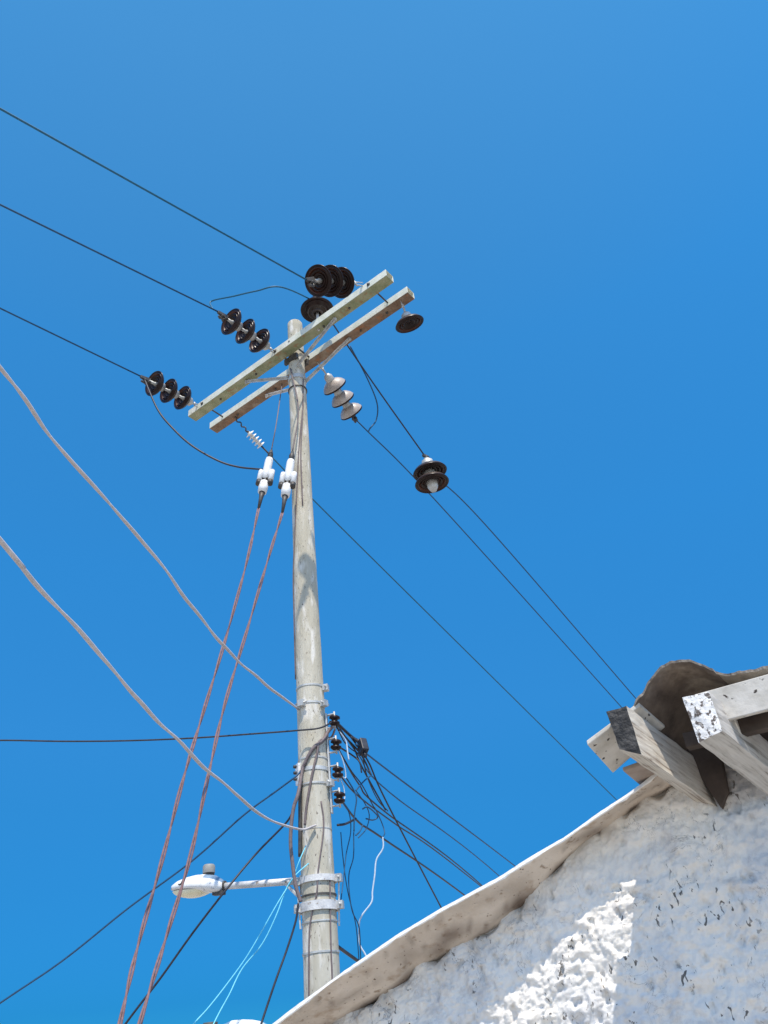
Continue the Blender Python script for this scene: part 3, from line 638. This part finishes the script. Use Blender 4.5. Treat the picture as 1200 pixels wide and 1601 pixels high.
b = MB(); b.beam((-0.09, 0, 0.30), (0.09, 0, 0.30), 0.03, 0.03); b.build('tie', M['dark_steel'], pin, world=False)
PINTOP = PP + Zv * 0.37
pin.scale = (1.13, 1.13, 1.13)

# two-disc insulator out on the span
S5a = PINTOP.copy(); S5 = onbearing(S5a, 34.8, 666, 716)
span = string('span_insulator', S5, S5 + dirv(40, -84) * 0.5, 2, 'two dark stacked discs hanging out on the wire right of the pole', link=0.02, clamp=False, spacing=0.118, scale=1.32)
b = MB(); b.beam((-0.05, 0, -0.02), (0.05, 0, -0.02), 0.03, 0.03); b.tube([(0, 0, -0.03), (0, 0, 0.06)], 0.02, 8)
b.build('top_clamp', M['dark_steel'], span, world=False)
b = MB(); b.lathe([(0.050, 0.30), (0.065, 0.33), (0.062, 0.40), (0.030, 0.46), (0.0005, 0.465)], 20); b.build('bottom_fitting', M['galv'], span, world=False)

# polymer insulator below the far arm's left end
PB6 = on_arm(OFB, 366, 662, -0.06)
E6 = onbearing(PB6, 40, 426, 716)
poly = empty('polymer_insulator', PB6, 'small white ribbed insulator hanging from the lower left end of the far crossarm', 'insulator')
poly.rotation_euler = frame_mat(PB6, E6 - PB6).to_euler()
L6 = (E6 - PB6).length
b = MB(); pr = [(0.012, L6 * 0.36)]
for i in range(5):
    z = L6 * (0.38 + 0.07 * i); pr += [(0.022, z), (0.058, z + 0.012), (0.058, z + 0.018), (0.022, z + L6 * 0.03)]
b.lathe(pr, 24); b.build('shed_body', M['white_porc'], poly, world=False)
b = MB()
for i in range(6):
    z = L6 * 0.06 * i; b.tube([(0.015 * (-1) ** i, 0, z), (0, 0.016 * (-1) ** i, z + L6 * 0.03), (-0.015 * (-1) ** i, 0, z + L6 * 0.07)], 0.008, 6)
b.tube([(0, 0, L6 * 0.33), (0, 0, L6 * 0.40)], 0.014, 8); b.build('chain_link', M['dark_steel'], poly, world=False)
b = MB(); b.tube([(0, 0, L6 * 0.70), (0, 0, L6)], 0.010, 8)
b.build('line_rod', M['dark_steel'], poly, world=False)

# ------------------------------------------------------------------ white cable terminations with red-brown cables
def termination(top, bot, label, roll=0):
    T_ = Vector(top); B_ = Vector(bot); d = (B_ - T_).normalized(); L_ = (B_ - T_).length
    r = empty('cable_termination', T_, label, 'cable fitting', 'white porcelain cable fittings left of the pole')
    r.rotation_euler = frame_mat(T_, d, xhint=Vector((1, 0, 0))).to_euler(); k = L_
    b = MB(); b.lathe([(0.0005, 0.16 * k), (0.034, 0.16 * k), (0.039, 0.20 * k), (0.039, 0.42 * k), (0.030, 0.50 * k), (0.0005, 0.52 * k)], 20)
    b.build('upper_body', M['white_porc'], r, world=False)
    for sg in (-1, 1):
        b = MB(); b.lathe([(0.0005, 0.36 * k), (0.024, 0.37 * k), (0.026, 0.40 * k), (0.026, 0.53 * k), (0.0005, 0.54 * k)], 14, 0, Matrix.Translation((sg * 0.054, 0, 0)) )
        b.lathe([(0.0005, 0.54 * k), (0.028, 0.54 * k), (0.028, 0.60 * k), (0.0005, 0.60 * k)], 14, 1, Matrix.Translation((sg * 0.054, 0, 0)))
        b.build('side_lug', [M['white_porc'], M['dark_steel']], r, world=False)
    b = MB(); b.beam((-0.07, 0, 0.57 * k), (0.07, 0, 0.57 * k), 0.03, 0.03); b.beam((-0.03, 0, 0.50 * k), (0.03, 0, 0.50 * k), 0.03, 0.02); b.build('yoke', M['dark_steel'], r, world=False)
    b = MB(); b.lathe([(0.0005, 0.56 * k), (0.040, 0.57 * k), (0.046, 0.66 * k), (0.040, 0.74 * k), (0.0005, 0.75 * k)], 18); b.build('lower_body', M['white_porc'], r, world=False)
    b = MB(); b.tube([(0, 0, 0.74 * k), (0, 0, 0.82 * k), (0, 0, 1.0 * k)], [0.030, 0.020, 0.012], 10); b.build('boot', M['dark_steel'], r, world=False)
    b = MB(); b.tube([(0, 0, 0.0), (0, 0, 0.08 * k), (0, 0, 0.18 * k)], [0.012, 0.028, 0.022], 10)
    b.build('boot', M['dark_steel'], r, world=False)
    return r
t1a, t1b = at(424, 704, 6.10), at(404, 795, 6.0); t2a, t2b = at(457, 706, 6.02), at(441, 802, 5.92)
termination(t1a, t1b, 'white porcelain cable fitting hanging clear of the pole with a wire clamp beside it')
termination(t2a, t2b, 'white porcelain cable fitting close against the left side of the pole shaft')

GR = 'red-brown cables slanting down to the lower left'
wire('guy_cable', [t1b, at(385, 880, 5.85), at(352, 1000, 5.7), at(318, 1112, 5.55), at(287, 1215, 5.4), at(253, 1345, 5.3), at(215, 1480, 5.2), at(187, 1601, 5.1), at(120, 1900, 4.9), at(50, 2290, 4.75)], 0.0095, M['wire_red'], 'left one of the two red-brown cables slanting down from the pole', 'cable', GR, two=True)
wire('guy_cable', [t2b, at(420, 870, 5.8), at(386, 985, 5.65), at(352, 1098, 5.5), at(328, 1200, 5.35), at(297, 1340, 5.25), at(258, 1470, 5.15), at(218, 1601, 5.05), at(140, 1880, 4.9), at(60, 2290, 4.7)], 0.0095, M['wire_red'], 'right one of the two red-brown cables, nearer the pole', 'cable', GR, two=True)
wire('thin_lead', [t1a, at(432, 660, 6.08), on_arm(OFB, 441, 617, -0.05)], 0.006, M['wire_mauve'], 'thin brownish lead rising from the left white fitting to the far crossarm')
wire('thin_lead', [t2a, at(466, 640, 6.04), AX + Vv * 0.1 + Zv * 7.85], 0.008, M['wire_mauve'], 'thin brown lead from the right white fitting up the pole')

# ------------------------------------------------------------------ primary conductors
def far(P, Q, k): return P + (Q - P) * k
def onward(P, Q, L_=36.0):            # the straight span carries on to the next pole behind the viewer
    d = (Q - P).normalized()
    if d.z < 0: L_ = min(L_, (P.z - 1.2) / -d.z)
    return P + d * L_
q = onbearing(E1_, 218, 0, 170)
wire('power_line', [E1_, onward(E1_, q)], 0.0078, M['wire_teal'], 'highest wire at the left, leading to the biggest string of discs', 'power line', None)
q = onbearing(E2_, 216, 0, 320)
wire('power_line', [E2_, onward(E2_, q)], 0.0082, M['wire_blue'], 'second wire from the top left, ending at the middle string of discs', 'power line', None)
q = onbearing(E3_, 216, 0, 482)
wire('power_line', [E3_, onward(E3_, q)], 0.0082, M['wire_blue'], 'third wire from the top left, ending at the lowest string of discs', 'power line', None)
# right spans
wire('power_line', [PINTOP, S5.lerp(PINTOP, 0.5) - Zv * 0.03, S5 - Zv * 0.0], 0.009, M['wire_black'], 'dark wire from the pin insulator down to the two hanging discs', 'power line')
q = onbearing(E4_, 34.8, 683, 785); q2 = onbearing(E4_, 34.8, 968, 1102)
wire('power_line', [E4_, q, q2, q2 + (q2 - q) * 1.0], 0.0078, M['wire_blue'], 'wire from the pale topped discs passing behind the two hanging discs to the roof', 'power line')
w6 = S5 - Zv * 0.10
q = onbearing(S5, 34.8, 760, 822); q2 = onbearing(S5, 34.8, 992, 1090)
wire('power_line', [S5 - Zv * 0.18, q, q2, q2 + (q2 - q) * 1.0], 0.0078, M['wire_blue'], 'upper of the two wires running from the two hanging discs down to the roof', 'power line')
q1 = onbearing(E6, 34.8, 498, 790); q = onbearing(E6, 34.8, 700, 990); q2 = onbearing(E6, 34.8, 968, 1255)
wire('power_line', [E6, q1, q, q2, q2 + (q2 - q) * 1.0], 0.0085, M['wire_teal'], 'teal wire emerging from behind the pole and running to the wall coping', 'power line')
# jumpers
e = far(E2_, onbearing(E2_, 216, 0, 320), 0.03)
wire('jumper', [e, at(330, 471, 5.75), at(365, 463, 5.5), at(400, 455, 5.35), at(440, 449, 5.3), PINTOP - Vv * 0.05 - Zv * 0.02], 0.008, M['wire_teal'], 'thin jumper arching from the middle string to the pin insulator')
wire('jumper', [E3_ - Vv * 0.05, at(246, 640, 6.45), at(270, 670, 6.4), at(300, 697, 6.3), at(340, 720, 6.25), at(372, 730, 6.2), at(410, 734, 6.1)], 0.010, M['wire_black'], 'black jumper drooping from the lowest string to the left white fitting')
wire('jumper', [onbearing(PINTOP, 34.8, 547, 541), at(573, 590, 6.5), at(589, 630, 6.7), at(588, 656, 6.8), at(578, 670, 6.8), far(E4_, onbearing(E4_, 34.8, 683, 785), 0.13)], 0.008, M['wire_blue'], 'looped jumper right of the pale topped discs')

# ------------------------------------------------------------------ big pale cables from the left
wire('service_cable', [at(-260, 330, 2.6) + (at(-260, 330, 2.6) - at(-100, 460, 2.9)).normalized() * 9, at(-260, 330, 2.6), at(-100, 460, 2.9), at(0, 572, 3.2), at(40, 622, 3.35), at(85, 690, 3.55), at(150, 765, 3.8), at(212, 832, 4.1), at(268, 905, 4.4), at(318, 970, 4.75), at(350, 1010, 5.0), at(402, 1058, 5.5), AX + dirv(230) * 0.12 + Zv * poleface(1113)], 0.0095, M['wire_grey'], 'upper of two thick pale grey cables sweeping down to the pole', 'cable', 'thick pale grey cables sweeping in from the left', wob=0.012, two=True)
wire('service_cable', [at(-200, 600, 2.5) + (at(-200, 600, 2.5) - at(0, 845, 3.0)).normalized() * 9, at(-200, 600, 2.5), at(0, 845, 3.0), at(60, 920, 3.3), at(122, 985, 3.6), at(182, 1055, 3.9), at(242, 1122, 4.3), at(302, 1182, 4.7), at(362, 1237, 5.2), at(420, 1280, 5.7), at(468, 1297, 6.0), AX + dirv(173) * 0.135 + Zv * poleface(1298)], 0.0095, M['wire_grey'], 'lower of two thick pale grey cables, ending at the pole above the lamp', 'cable', 'thick pale grey cables sweeping in from the left', wob=0.010, two=True)

# ------------------------------------------------------------------ secondary rack on the right side
RAZ = 95
rack = empty('insulator_rack', AX + dirv(RAZ) * 0.13 + Zv * poleface(1250), 'vertical rack of four dark spool insulators on the right side of the pole', 'insulator rack')
SPL = []
for i, y in enumerate((1134, 1172, 1215, 1255)):
    z = poleface(y); c = AX + dirv(RAZ) * (prad(z) + 0.075) + Zv * (z + 0.01); SPL.append(c)
    b = MB(); pr = [(0.0005, 0.045), (0.026, 0.045), (0.046, 0.034), (0.048, 0.018), (0.028, 0.010), (0.026, -0.004), (0.046, -0.010), (0.048, -0.026), (0.028, -0.044), (0.0005, -0.044)]
    b.lathe([(r_ * 0.92, z_ * 0.92) for r_, z_ in pr], 20, 0, frame_mat(c, Vector((0.12, -0.1, 1))))
    sp = b.build('spool', M['porc'], rack)
    b = MB()
    b.beam(AX + dirv(RAZ) * prad(z) + Zv * (z + 0.062), c + Zv * 0.055, 0.03, 0.006); b.beam(AX + dirv(RAZ) * prad(z) + Zv * (z - 0.045), c - Zv * 0.054, 0.03, 0.006)
    b.tube([c + Zv * 0.075, c - Zv * 0.07], 0.008, 8)
    b.build('clevis', M['galv'], rack)
b = MB(); zt, zb = poleface(1120), poleface(1275)
b.beam(AX + dirv(RAZ) * (prad(zb) + 0.012) + Zv * zb, AX + dirv(RAZ) * (prad(zt) + 0.012) + Zv * zt, 0.04, 0.012, up=dirv(RAZ)); b.build('back_strap', M['galv'], rack)

# secondary wires fanning right, down behind the coping (hd chosen along a straight run to the next pole)
def fan(start, x, y, hd, k, r, m, label, cat='wire', mids=None):
    e = at(x, y, hd); pts = [start] + (mids or []) + [e, e + (e - start) * k]
    return wire('service_wire', pts, r, m, label, cat)
fan(at(567, 1168, 6.4), 810, 1358, 12.0, 2.0, 0.0078, M['wire_blue'], 'thin wire reaching the coping farthest right of the low fan', mids=[at(590, 1192, 6.9)])
fan(SPL[0], 784, 1373, 11.5, 2.0, 0.0062, M['wire_blue'], 'second wire from the right in the low fan, from the top spool', mids=[at(560, 1180, 6.7), at(610, 1240, 7.6)])
fan(SPL[1], 757, 1388, 11.0, 2.0, 0.0070, M['wire_black'], 'wire from the second spool, third from the right in the fan', mids=[at(560, 1225, 6.8), at(600, 1268, 7.4)])
fan(SPL[3], 729, 1402, 10.5, 2.0, 0.0085, M['wire_black'], 'dark wire from the lowest spool to the coping', mids=[at(560, 1285, 6.8), at(600, 1312, 7.4)])
fan(SPL[2], 700, 1345, 9.5, 2.0, 0.0065, M['wire_black'], 'thick dark wire from the third spool crossing the fan', mids=[at(558, 1243, 6.6), at(620, 1290, 7.6)])
fan(at(548, 1152, 6.35), 692, 1424, 8.6, 0.6, 0.0075, M['wire_black'], 'steep dark wire dropping to the coping nearest the pole', mids=[at(575, 1190, 6.6), at(603, 1252, 7.0)])
fan(SPL[0] + Zv * -0.04, 600, 1262, 6.9, 0.0001, 0.007, M['wire_black'], 'short dark wire crossing down beside the spool rack', mids=[at(550, 1165, 6.4), at(566, 1200, 6.6)])
wire('service_wire', [at(525, 1478, 6.35), at(560, 1503, 6.8), at(640, 1560, 8.0)], 0.012, M['wire_black'], 'short dark wire between the pole foot and the coping')
# small black splice box
bx = empty('splice_box', at(567, 1168, 6.4), 'small black junction box on the wires right of the pole', 'junction box')
b = MB(); d = dirv(100, -25); c = at(567, 1168, 6.4); b.beam(c - dirv(160, -62) * 0.065, c + dirv(160, -62) * 0.065, 0.085, 0.06, up=dirv(60)); b.build('casing', M['wire_black'], bx, bevel=0.008)
b = MB(); b.tube([c - dirv(160, -62) * 0.10 - dirv(80) * 0.05, c - dirv(160, -62) * 0.055], 0.012, 8); b.build('cable_gland', M['wire_black'], bx)
b = MB(); b.tube([c + dirv(160, -62) * 0.05, c + dirv(160, -62) * 0.11], 0.014, 8); b.build('cable_gland', M['wire_black'], bx)
# tangle of tails and connectors next to the rack
tails = [
 ([SPL[0], at(545, 1148, 6.35), at(560, 1160, 6.38)], 0.012, 'wire_black', 'short thick tail from the top spool to the junction box'),
 ([at(545, 1158, 6.35), at(563, 1178, 6.5), at(573, 1196, 6.6), at(580, 1212, 6.6)], 0.008, 'wire_black', 'thin tail hanging under the junction box'),
 ([SPL[1], at(552, 1182, 6.4), at(562, 1192, 6.4), at(565, 1208, 6.4)], 0.007, 'wire_black', 'small curved tail from the second spool'),
 ([at(541, 1216, 6.3), at(553, 1236, 6.35), at(557, 1250, 6.35), at(554, 1272, 6.35), at(553, 1300, 6.35)], 0.006, 'wire_blue', 'thin blue tail hanging below the third spool'),
 ([at(580, 1212, 6.6), at(568, 1222, 6.5), at(556, 1236, 6.4)], 0.006, 'wire_blue', 'thin loop joining two wires beside the third spool'),
 ([at(527, 1290, 6.2), at(540, 1288, 6.25), at(556, 1280, 6.4)], 0.009, 'wire_black', 'short tail under the lowest spool'),
 ([at(566, 1265, 6.5), at(575, 1262, 6.5), at(590, 1276, 6.7), at(583, 1282, 6.7), at(572, 1280, 6.6)], 0.006, 'wire_blue', 'small curled loop right of the lowest spool'),
 ([at(527, 1140, 6.2), at(540, 1158, 6.25), at(543, 1176, 6.25), at(545, 1188, 6.25)], 0.006, 'wire_white', 'pale strand hanging by the top two spools'),
 ([at(567, 1290, 6.5), at(562, 1300, 6.45), at(556, 1306, 6.4)], 0.006, 'wire_blue', 'short stub end below the curled loop'),
]
tails += [
 ([at(566, 1180, 6.42), at(574, 1215, 6.6), at(590, 1250, 6.9), at(606, 1268, 7.1)], 0.005, 'wire_black', 'thin strand running down beside the steep dark wire'),
 ([SPL[0], at(538, 1160, 6.25), at(556, 1176, 6.4), at(566, 1178, 6.42)], 0.005, 'wire_black', 'slack strand sagging between the top spool and the junction box'),
 ([SPL[1], at(536, 1190, 6.2), at(540, 1216, 6.22), SPL[2]], 0.0045, 'wire_white', 'pale jumper between the second and third spools'),
 ([SPL[2], at(537, 1232, 6.22), at(538, 1250, 6.22), SPL[3]], 0.0045, 'wire_white', 'pale jumper between the third and lowest spools'),
 ([at(556, 1236, 6.4), at(570, 1256, 6.5), at(577, 1275, 6.6), at(572, 1296, 6.6), at(560, 1310, 6.5)], 0.0045, 'wire_blue', 'fine blue strand looping below the third spool'),
 ([SPL[3], at(545, 1270, 6.3), at(548, 1300, 6.35), at(541, 1335, 6.35), at(536, 1380, 6.3), at(531, 1420, 6.2)], 0.0045, 'wire_blue', 'fine blue strand from the lowest spool down to the wide clamps'),
 ([at(585, 1262, 6.7), at(596, 1285, 6.9), at(601, 1302, 6.9), at(597, 1310, 6.8)], 0.005, 'wire_blue', 'short strand joining the fan to the kinked pale wire'),
 ([SPL[1], at(548, 1204, 6.35), at(566, 1228, 6.5), at(584, 1262, 6.7)], 0.005, 'wire_black', 'thin strand from the second spool sagging to the fan'),
]
for pts, r, m, lb in tails: wire('wire_tail', pts, r, M[m], lb, n=8)
wire('frayed_wire', [at(597, 1308, 6.8), at(596, 1325, 6.8), at(586, 1345, 6.8), at(585, 1370, 6.8), at(583, 1395, 6.8), at(582, 1412, 6.8), at(567, 1434, 6.8), at(563, 1448, 6.8), at(563, 1475, 6.8), at(572, 1492, 6.8), at(580, 1512, 6.8)], 0.0065, M['wire_white'], 'kinked pale wire dangling right of the pole above the coping', wob=0.02)
wire('frayed_wire', [at(553, 1300, 6.5), at(552, 1340, 6.5), at(546, 1370, 6.5), at(549, 1420, 6.5), at(560, 1450, 6.6), at(564, 1490, 6.7), at(566, 1520, 6.7)], 0.0045, M['wire_blue'], 'faint blue wire hanging close to the right side of the pole', wob=0.02)
wire('frayed_wire', [at(533, 1300, 6.3), at(536, 1340, 6.35), at(545, 1400, 6.5), at(556, 1450, 6.6), at(562, 1505, 6.7)], 0.004, M['wire_blue'], 'thinnest blue wire between the pole and the kinked pale wire', wob=0.01)
# loops round the front of the pole below the top spool
zq = poleface(1140)
wire('service_drop', [at(-1100, 1290, 14.0), at(-400, 1190, 7.6), at(-120, 1160, 7.1), at(0, 1157.5, 6.9), at(100, 1159, 6.7), at(200, 1158, 6.5), at(300, 1154, 6.3), at(400, 1147, 6.15), at(465, 1142, 6.05), at(500, 1138, 6.02), SPL[0]], 0.0065, M['wire_black'], 'level dark wire crossing from the left edge to the top spool', 'wire')
def onface(x, y, out_=0.012):      # point just in front of the pole surface at that bearing
    d = ray(x, y).normalized(); o2 = Vector((CAM.x - AX.x, CAM.y - AX.y)); d2 = Vector((d.x, d.y)); z = poleface(y, x); r = prad(z) + out_
    a = d2.dot(d2); bq = 2 * o2.dot(d2); cq = o2.dot(o2) - r * r; disc = bq * bq - 4 * a * cq
    t = (-bq - math.sqrt(disc)) / (2 * a) if disc > 0 else -bq / (2 * a)
    return CAM + d * t
wire('looped_cable', [SPL[0] - Zv * 0.03, onface(512, 1145, 0.02), onface(505, 1157), onface(492, 1167), onface(484, 1178), onface(477, 1192), onface(472, 1205, 0.02), at(466, 1240, 6.03), at(459, 1262, 6.03), at(455, 1290, 6.03), at(454, 1320, 6.03), at(457, 1350, 6.03), at(462, 1385, 6.03), at(470, 1410, 6.03)], 0.014, M['wire_mauve'], 'dark cable looping off the pole front and down its left side', 'cable')
wire('looped_cable', [SPL[0] - Zv * 0.07, onface(517, 1153, 0.02), onface(500, 1158), onface(495, 1180), onface(489, 1205), onface(484, 1230), onface(479, 1260), onface(476, 1290)], 0.009, M['wire_mauve'], 'thinner brown cable curving down the front of the pole', 'cable')
# dark diagonal wires to the lower left
wire('service_drop', [onface(470, 1205, 0.02), at(462, 1214, 6.05), at(430, 1238, 6.1), at(380, 1275, 6.2), at(300, 1346, 6.4), at(200, 1420, 6.6), at(100, 1500, 6.8), at(0, 1568, 7.0), at(-300, 1770, 7.8), at(-500, 1905, 9.5)], 0.0068, M['wire_blue'], 'long dark wire slanting from the pole to the bottom left corner', 'wire')
wire('service_drop', [at(459, 1262, 6.03), at(448, 1285, 6.1), at(400, 1335, 6.2), at(350, 1395, 6.1), at(300, 1460, 6.2), at(250, 1530, 6.3), at(192, 1606, 6.4), at(60, 1790, 6.8)], 0.0075, M['wire_black'], 'dark wire slanting past the lamp head to the bottom edge', 'wire')
wire('service_drop', [at(466, 1412, 6.02), at(462, 1440, 6.02), at(448, 1485, 6.0), at(430, 1535, 5.95), at(407, 1604, 5.9), at(350, 1780, 5.7)], 0.008, M['wire_black'], 'black wire dropping steeply from the lower clamp to the bottom edge', 'wire')
wire('service_drop', [onface(478, 1322), at(468, 1345, 6.05), at(456, 1375, 6.05), at(432, 1415, 6.0), at(395, 1480, 6.0), at(372, 1515, 6.0), at(330, 1570, 5.95), at(300, 1603, 5.9), at(200, 1710, 5.7)], 0.0042, M['wire_cyan'], 'left pale cyan wire trailing down from the lamp bracket', 'wire')
wire('service_drop', [onface(482, 1350), at(462, 1368, 6.03), at(447, 1390, 6.03), at(432, 1430, 6.0), at(410, 1475, 6.0), at(378, 1515, 6.0), at(358, 1555, 5.95), at(338, 1592, 5.9), at(290, 1690, 5.7)], 0.0042, M['wire_cyan'], 'right pale cyan wire trailing down from the lamp bracket', 'wire')

# ------------------------------------------------------------------ street lamps
def lamp(origin, az, label, arm_px=None, arm_len=None, tilt=0.0, cell=True):
    """local x: from the pole outwards, z up; origin at the arm's foot"""
    r = empty('street_lamp', origin, label, 'street lamp'); r.rotation_euler = (0, 0, pi / 2 - radians(az))
    La = arm_len
    def T(x): return 0.10 * 0 + tilt * x
    b = MB(); b.tube([(0, 0, 0), (La * 0.5, 0, T(La * 0.5)), (La, 0, T(La))], 0.024, 12); b.build('arm', M['galv_white'], r, world=False)
    b = MB(); b.beam((-0.02, 0, -0.10), (-0.02, 0, 0.03), 0.07, 0.02, up=Vector((1, 0, 0))); b.beam((0.0, 0, -0.12), (0.12, 0, 0.0), 0.02, 0.02)
    b.build('mounting_plate', M['galv'], r, bevel=0.003, world=False)
    # head
    hx = La - 0.03; hz = T(La); HL = 0.46
    def sec(t, W, H0, H1):
        x = hx + HL * t; n = 20; P_ = []
        for k in range(n):
            a = 2 * pi * k / n; y = W * cos(a); zz = sin(a); z = H1 * zz if zz > 0 else H0 * zz
            P_.append(Vector((x, y, hz + z + T(HL * t))))
        return P_
    prof = [(0.0, 0.035, 0.03, 0.03), (0.05, 0.05, 0.04, 0.05), (0.15, 0.085, 0.045, 0.075), (0.3, 0.105, 0.04, 0.092), (0.5, 0.115, 0.032, 0.088), (0.68, 0.11, 0.028, 0.076), (0.82, 0.092, 0.024, 0.058), (0.93, 0.06, 0.016, 0.034), (1.0, 0.012, 0.006, 0.012)]
    vs = [];
    for p in prof: vs += sec(*p)
    b = MB(); n = 20; NPf = len(prof); o = len(b.v); b.v += vs
    for i in range(NPf - 1):
        for k in range(n):
            b.f.append([i * n + k, i * n + (k + 1) % n, (i + 1) * n + (k + 1) % n, (i + 1) * n + k]); b.m.append(1 if i < 3 and 1 < k < 9 else 0); b.sm.append(True)
    b.f.append(list(range(n))); b.m.append(0); b.sm.append(False); b.f.append([(NPf - 1) * n + k for k in range(n)]); b.m.append(0); b.sm.append(False)
    b.build('housing', [M['lamp_white'], M['lamp_grey']], r, world=False)
    # lens bowl under the front
    b = MB(); vs = []; NL = 10
    for i in range(NL + 1):
        t = i / NL; x = hx + HL * (0.30 + 0.66 * t); w = 0.098 * math.sin(pi * (0.12 + 0.86 * t)) ** 0.5 if 0 < t < 1 else 0.02; dp = 0.045 * math.sin(pi * t) ** 0.6 + 0.002
        for k in range(11):
            a = pi * k / 10; vs.append(Vector((x, w * cos(a), hz - 0.022 - dp * sin(a) + T(x - hx))))
    b.add(vs, [(i * 11 + k, i * 11 + k + 1, (i + 1) * 11 + k + 1, (i + 1) * 11 + k) for i in range(NL) for k in range(10)], 0, True); b.build('lens', M['lens'], r, world=False)
    if cell:
        b = MB(); cx_ = hx + HL * 0.30; zt = hz + 0.082 + T(HL * 0.3)
        b.lathe([(0.0005, zt - 0.01), (0.042, zt - 0.01), (0.042, zt + 0.012), (0.046, zt + 0.014)], 24, 1, Matrix.Translation((cx_, 0, 0)))
        b.lathe([(0.046, zt + 0.014), (0.046, zt + 0.062), (0.038, zt + 0.074), (0.0005, zt + 0.078)], 24, 0, Matrix.Translation((cx_, 0, 0)))
        b.build('photocell', [M['cell'], M['dark_steel']], r, world=False)
    b = MB(); b.beam((hx + 0.0, 0, hz - 0.045), (hx + 0.09, 0, hz - 0.04), 0.05, 0.03); b.tube([(hx - 0.01, 0, hz), (hx + 0.05, 0, hz)], 0.036, 12); b.build('slip_fitter', M['dark_steel'], r, bevel=0.004, world=False)
    b = MB(); pj = []
    for u, v in ((0.0, 0.052), (0.0, 0.030), (0.004, 0.018), (0.014, 0.012), (0.024, 0.016)):
        t_ = 0.66 + u / HL; y_ = 0.111 * math.sqrt(1 - (v / 0.082) ** 2) + 0.001; pj.append(Vector((hx + HL * t_, y_, hz + v + T(HL * t_))))
    b.tube(spline(pj, 4), 0.0055, 6)
    if cell: b.build('emblem', M['dark_steel'], r, world=False)
    return r
LAZ = 288
zl = poleface(1372); LO = AX + dirv(LAZ) * (prad(zl) + 0.02) + Zv * zl
e1 = onbearing(LO, LAZ, 345, 1386); La = (e1 - LO).dot(dirv(LAZ)); tl = (e1.z - LO.z) / La
lamp(LO, LAZ, 'street lamp with cream lens and grey photocell on an arm left of the pole', arm_len=La, tilt=tl)
# another lamp whose top just shows at the bottom edge, on a short post of its own
c2 = at(328, 1621, 8.0)
l2 = lamp(c2, 96, 'white lamp top just showing at the bottom edge left of the coping', arm_len=0.08, tilt=0.02, cell=False)
b = MB(); b.tube([Vector((0, 0, 0.10)), Vector((0, 0, -c2.z))], 0.06, 14); b.build('post', M['dark_steel'], l2, world=False)
